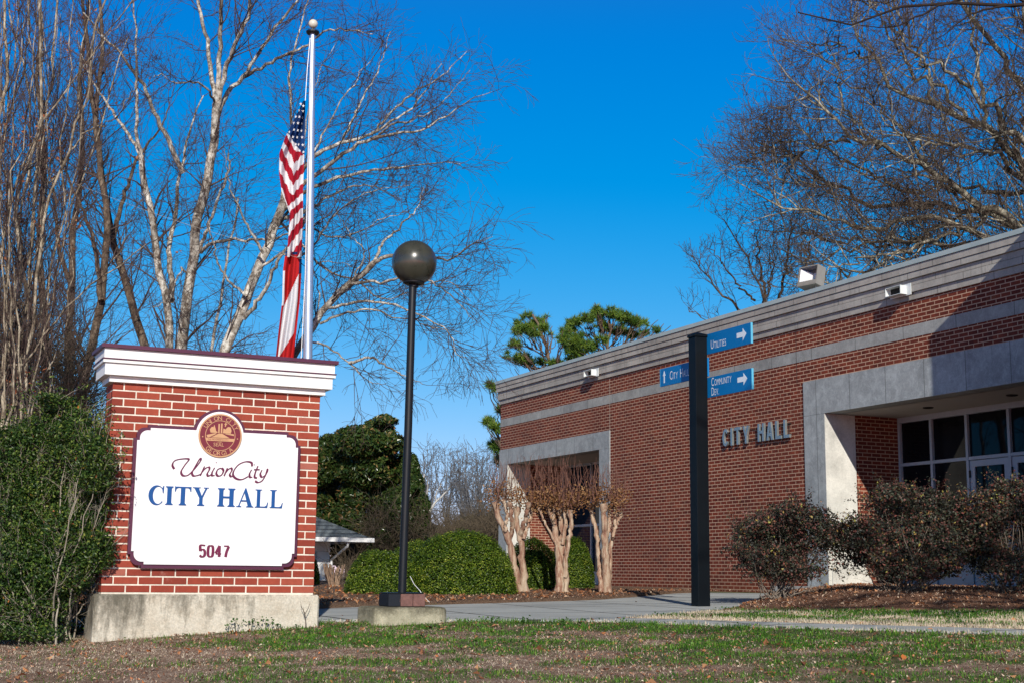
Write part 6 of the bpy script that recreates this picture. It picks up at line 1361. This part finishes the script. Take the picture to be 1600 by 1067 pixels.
crape('left of the three pollarded crape myrtles, twin trunks in front of the hall corner', UC,
      [([(812,928),(809,915),(804,883),(795,844),(788,825),(778,807),(773,783)], 0.075, 0.045), ([(822,928),(819,910),(816,870),(812,838),(807,817),(808,791)], 0.072, 0.04), ([(795,846),(800,825),(799,807),(797,785)], 0.045, 0.035), ([(812,838),(820,812),(826,786)], 0.045, 0.035), ([(818,842),(826,815),(832,795)], 0.035, 0.03), ([(790,830),(792,800),(786,780)], 0.03, 0.03)],
      [(773,780),(785,776),(798,780),(809,786),(826,782),(833,790)], 401)
crape('middle of the three pollarded crape myrtles, in front of the dark window', UC,
      [([(875,928),(875,905),(874,883),(870,844),(863,807),(851,786)], 0.085, 0.04), ([(884,928),(882,900),(879,860),(877,812),(871,791)], 0.07, 0.04), ([(883,900),(885,857),(892,823),(891,796)], 0.045, 0.035), ([(868,850),(860,832),(848,810),(842,792)], 0.022, 0.018), ([(879,850),(884,815),(882,792)], 0.04, 0.03), ([(864,815),(866,800),(860,785)], 0.03, 0.028)],
      [(851,784),(862,778),(871,788),(882,788),(891,790),(903,785),(842,788)], 402, 80)
crape('right of the three pollarded crape myrtles, in front of the brick wall', UC,
      [([(940,926),(938,905),(938,883),(933,838),(927,810),(923,786)], 0.05, 0.035), ([(948,926),(948,900),(946,870),(944,817),(943,786)], 0.085, 0.045), ([(952,926),(953,883),(956,844),(964,817),(968,799)], 0.045, 0.032), ([(946,850),(952,815),(951,790)], 0.04, 0.03), ([(958,840),(962,812),(958,790)], 0.03, 0.028)],
      [(923,783),(931,779),(943,780),(952,784),(968,790),(962,778)], 403, 58, (715, 745))
# cut-back stub cluster beside the white outbuilding
r = np.random.default_rng(411); u = 25.0; base = gbase(521, u); t = thing('crape_stump', base, 'cut back crape myrtle with short bare stubs beside the white outbuilding', 'shrub')
P = []; 
for i in range(18):
    a = r.uniform(-1, 1); x0 = 521+a*6; x1 = 523+a*17; P.append(trk([(x0, 932), (x0+a*1.5, 912), ((x0+x1)/2+a*2, 895), (x1, r.uniform(880, 890))], u+r.uniform(-.15, .15), u+r.uniform(-.3, .3), 0.022, 0.018, k=8, wob=0.006, rng=r))
V3, F = tubes(*[np.array(x) for x in zip(*P)], 6); link('stubs', np_mesh('stubs', V3-np.array(base), [F], bark('stub_bark', [(0.3, (0.16, 0.09, 0.06)), (0.7, (0.42, 0.30, 0.21))], (6, 6, 3)), smooth=True), t)

# red-leaved bushes in front of the entrance
M_LOR = blade_mat('purple_leaf', [(0.0, (0.016, 0.016, 0.014)), (0.40, (0.036, 0.040, 0.030)), (0.64, (0.056, 0.068, 0.038)), (0.78, (0.11, 0.048, 0.042)), (0.93, (0.20, 0.065, 0.050)), (0.97, (0.32, 0.20, 0.06)), (1.0, (0.34, 0.34, 0.08))], 0.45, 0.12)
M_STM = bark('bush_stem', [(0.3, (0.08, 0.06, 0.05)), (0.7, (0.27, 0.225, 0.18))], (6, 6, 6))
def bush(name, label, u, base_px, base_py, cs, n, seed, mat, size, stems=26, group=None, thr=0.36, srad=0.012, twig=True, fs=3.0, du=0.35, power=0.34, cat='bush', zoff=0.0, smat=None, sh_bias=0.0):
    r = np.random.default_rng(seed); c0 = at(base_px, base_py, U=u); base = (float(c0[0]), float(c0[1]), float(gz(c0[0], c0[1])+zoff)); t = thing(name, base, label, cat, group)
    P, N_ = crown_points(cs, u, n, r, seed, thr, du, power, fs)
    kk_ = P[:, 2] > base[2]+0.05; P = P[kk_]; N_ = N_[kk_]
    sh = np.clip(r.random(len(P))*0.92+0.35*(fbm(P[:, 0]*3, P[:, 2]*3+P[:, 1], seed+3)-0.5)+sh_bias, 0, 1)
    S = []
    for i in range(stems):
        e = P[r.integers(len(P))]; b0 = np.array(base)+np.array([r.normal()*0.10, r.normal()*0.10, -0.05]); m = b0+(e-b0)*0.5+np.array([0, 0, -0.05])+r.normal(size=3)*0.06
        S.append(limb3([b0, b0+(m-b0)*0.5+r.normal(size=3)*0.03, m, e], srad, srad*0.3, 14, 0.008, r))
    P1, R1 = np.array([s[0] for s in S]), np.array([s[1] for s in S]); P2, R2 = spawn(P1, R1, 7, 0.25, 0.42, 38, 7, 0.04, 0.14, 0.5, 0.002, r, Lmin=0.12, rtip=0.0012); P3_, R3 = spawn(P2, R2, 8, 0.15, 0.2, 38, 4, 0.02, 0.14, 0.6, 0.0015, r, Lmin=0.06, rtip=0.001, maxn=9000)
    # sprigs that stand out of the outline, each with its own leaves
    m = max(60, n//(150 if name == 'green_bush' else 120)); j = r.integers(len(P), size=m); out_ = N_[j]*np.array([1, 1, 0.8])+np.array([0, 0, 1.2 if name == 'green_bush' else 0.45])+r.normal(size=(m, 3))*0.35; out_ /= np.linalg.norm(out_, axis=1, keepdims=True)
    ls = r.uniform(0.06, 0.20, m)[:, None]*(1.5 if name == 'green_bush' else 1.25); tt = np.linspace(0, 1, 6); S4 = P[j][:, None]+out_[:, None]*ls[:, None]*tt[None, :, None]+r.normal(size=(m, 6, 3))*0.006; R4 = np.repeat(np.linspace(0.0028, 0.0010, 6)[None], m, 0)
    q = np.repeat(S4.reshape(-1, 3), 4, 0)+r.normal(size=(m*24, 3))*size[1]*0.55
    Pa = np.concatenate([P, q]); Na = np.concatenate([N_, np.repeat(out_, 24, 0)]); sh = np.concatenate([sh, np.clip(r.random(len(q))*0.6+0.4, 0, 1)])
    if name == 'green_bush': kp = Pa[:, 0] < 1.88+0.08*r.random(len(Pa)); Pa, Na, sh = Pa[kp], Na[kp], sh[kp]
    leaf_cloud('foliage', Pa, r.uniform(*size, len(Pa)), sh, mat, t, 0.35, 0.55, None, r, Na, 1.0)
    Vs, Fs, o_ = [], [], 0
    for (a, b_, s) in ((P1, R1, 6), (P2, R2, 4), (P3_, R3, 3), (S4, R4, 3)):
        V3, F = tubes(a, b_, s); Vs.append(V3); Fs.append(F+o_); o_ += len(V3)
    link('stems', np_mesh('stems', np.concatenate(Vs)-np.array(base), Fs, smat or M_STM, smooth=True), t); return t
GBU = 'dark red leaved bushes in front of the entrance'
bush('red_leaved_bush', 'dark red leaved bush left of the entrance pier, bare twiggy stems below', 17.4, 1212, 922,
     [(1215,822,52,38),(1305,850,22,44),(1240,880,50,30),(1190,850,46,40),(1172,842,34,34),(1255,820,40,36),(1285,822,26,32),(1150,868,26,22),(1200,870,44,30),(1250,865,40,30),(1290,868,20,22),(1240,795,30,14),(1180,880,40,20),(1215,895,40,14)], 24000, 501, M_LOR, (0.024, 0.050), 40, GBU, 0.43, 0.008, zoff=0.14)
bush('red_leaved_bush', 'middle dark red leaved bush in front of the entrance pier and glass', 17.6, 1405, 922,
     [(1345,800,36,30),(1330,850,34,40),(1400,880,60,26),(1480,860,34,40),(1515,830,24,50),(1440,890,60,18),(1390,790,44,34),(1440,795,44,36),(1480,800,30,34),(1340,832,34,28),(1400,835,50,36),(1460,838,44,36),(1370,868,40,20),(1430,875,46,22),(1480,872,28,22),(1320,815,20,24),(1400,762,30,10)], 37000, 502, M_LOR, (0.024, 0.050), 46, GBU, 0.40, 0.0085, zoff=0.15)
bush('red_leaved_bush', 'dark red leaved bush cut off by the right edge of the picture', 17.4, 1578, 922,
     [(1540,795,36,34),(1530,870,34,36),(1600,890,60,26),(1580,785,44,34),(1630,790,50,36),(1530,832,30,34),(1575,835,44,38),(1640,840,50,40),(1550,872,34,22),(1600,880,44,22),(1680,820,50,50),(1570,760,30,12)], 33000, 503, M_LOR, (0.024, 0.050), 44, GBU, 0.39, 0.0085, zoff=0.15)
# the big green bush at the left end of the sign
M_HOL = blade_mat('small_green_leaf', [(0.0, (0.008, 0.024, 0.007)), (0.45, (0.026, 0.062, 0.012)), (0.8, (0.075, 0.130, 0.022)), (0.985, (0.20, 0.24, 0.045)), (1.0, (0.40, 0.12, 0.03))], 0.4, 0.18)
bush('green_bush', 'large loose green bush with pale inner stems at the left end of the sign', 11.75, 72, 1010,
     [(95,640,34,26),(60,690,52,46),(120,690,48,44),(148,720,34,50),(20,720,50,60),(90,760,70,60),(146,800,36,40),(30,800,60,60),(110,830,60,46),(156,770,24,60),(20,880,60,50),(90,890,60,44),(150,860,34,34),(-20,760,50,90),(-10,930,60,50),(60,940,50,40),(110,925,34,34),(120,655,20,20),(75,625,22,14),(160,850,16,14),(60,985,60,24),(10,985,50,24),(105,970,40,22),(178,740,10,30)],
     115000, 511, M_HOL, (0.016, 0.034), 70, None, 0.43, 0.009, zoff=-0.03, fs=3.2, du=0.45, smat=bark('pale_stem', [(0.3, (0.16, 0.135, 0.10)), (0.7, (0.45, 0.40, 0.32))], (6, 6, 6)))
# ------------------------------------------------------------------ white outbuilding behind the sign, utility lines
hb = at(513, 926, U=40.0); hx, hy, hz = float(hb[0]), float(hb[1]), float(hb[2]); zt = float(at(513, 842, U=40)[2]); W_ = 4.2; D_ = 5.0
oh = thing('outbuilding', (hx-2, hy+2, hz), 'small pale sided outbuilding with grey hipped roof and white eaves behind the sign', 'building')
def siding():
    b = NB('pale_siding', 0.7, 0.2); x = b.sep(); f = b.math('FRACT', b.math('MULTIPLY', x[2], 8.0)); c = b.ramp(f, [(0.0, (0.14, 0.18, 0.20)), (0.10, (0.42, 0.50, 0.54)), (1.0, (0.50, 0.58, 0.62))]); b.color(c); return b.m
b = MB(); b.box(hx-W_, hx-0.09, hy+0.03, hy+D_, hz-0.5, zt-0.05); b.build('wall', siding(), oh)
b = MB(); b.box(hx-0.36, hx, hy, hy+0.08, hz-0.5, zt-0.35); b.box(hx-W_, hx, hy-0.01, hy+0.03, zt-0.34, zt-0.06); b.build('corner_board', M_WHT, oh)
b = MB(); e = 0.95; z1 = zt+0.02; apx = 1.15
b.add([(hx-W_-e, hy-e, z1), (hx+e, hy-e, z1), (hx+e, hy+D_+e, z1), (hx-W_-e, hy+D_+e, z1), (hx-W_/2, hy+D_/2, z1+apx+0.4)], [(0,1,4), (1,2,4), (2,3,4), (3,0,4), (3,2,1,0)])
def shing():
    b = NB('grey_shingles', 0.9, 0.2); x = b.sep(); n = b.noise(9, 5, 0.8); c = b.ramp(n, [(0.3, (0.07, 0.085, 0.095)), (0.7, (0.19, 0.22, 0.24))]); f = b.math('LESS_THAN', b.math('FRACT', b.math('MULTIPLY', x[2], 9.0)), 0.18); c = b.mix(f, c, (0.035, 0.04, 0.045)); b.color(c); b.bump(n, 0.3, 0.01); return b.m
b.build('roof', shing(), oh)
b = MB(); g0 = z1-0.10
b.box(hx-W_-e-0.02, hx+e+0.02, hy-e-0.06, hy-e-0.001, g0, z1+0.02); b.box(hx+e+0.001, hx+e+0.06, hy-e+0.0, hy+D_+e, g0, z1+0.02); b.build('gutter', M_WHT, oh)
b = MB(); b.tube([(hx+0.25, hy-e+0.05, g0), (hx+0.25, hy-e+0.1, g0-0.12), (hx+0.05, hy-0.04, g0-0.50), (hx+0.05, hy-0.04, hz)], 0.04, 8); b.build('downspout', M_WHT, oh)
# utility wires far off
b = MB()
for dz, (x0, y0, x1, y1) in enumerate([(640, 781, 800, 780), (640, 787, 800, 788), (640, 791, 800, 791)]):
    a = at(x0-160, y0+1, U=95); c2 = at(x1+160, y1+1, U=95); m = (a+c2)/2-np.array([0, 0, 0.25]); wm = MB(); wm.tube([tuple(p) for p in spline([a, m, c2], 8)], 0.02, 4)
    tag(wm.build('utility_wire', M_FAR), ['upper utility wire crossing the gap between lamp and hall', 'middle utility wire crossing the gap between lamp and hall', 'lowest utility wire crossing the gap between lamp and hall'][dz], 'wire', 'utility wires in the distance')
# thin service wire falling from the upper left to behind the flags
a = at(-60, 215, U=19.5); c2 = at(488, 410, U=22.5); m = (a+c2)/2-np.array([0, 0, 0.12]); wm = MB(); wm.tube([tuple(p) for p in spline([a, m, c2], 10)], 0.0022, 4)
tag(wm.build('service_wire', M_FARW), 'thin pale wire slanting down from the upper left to the flagpole', 'wire')
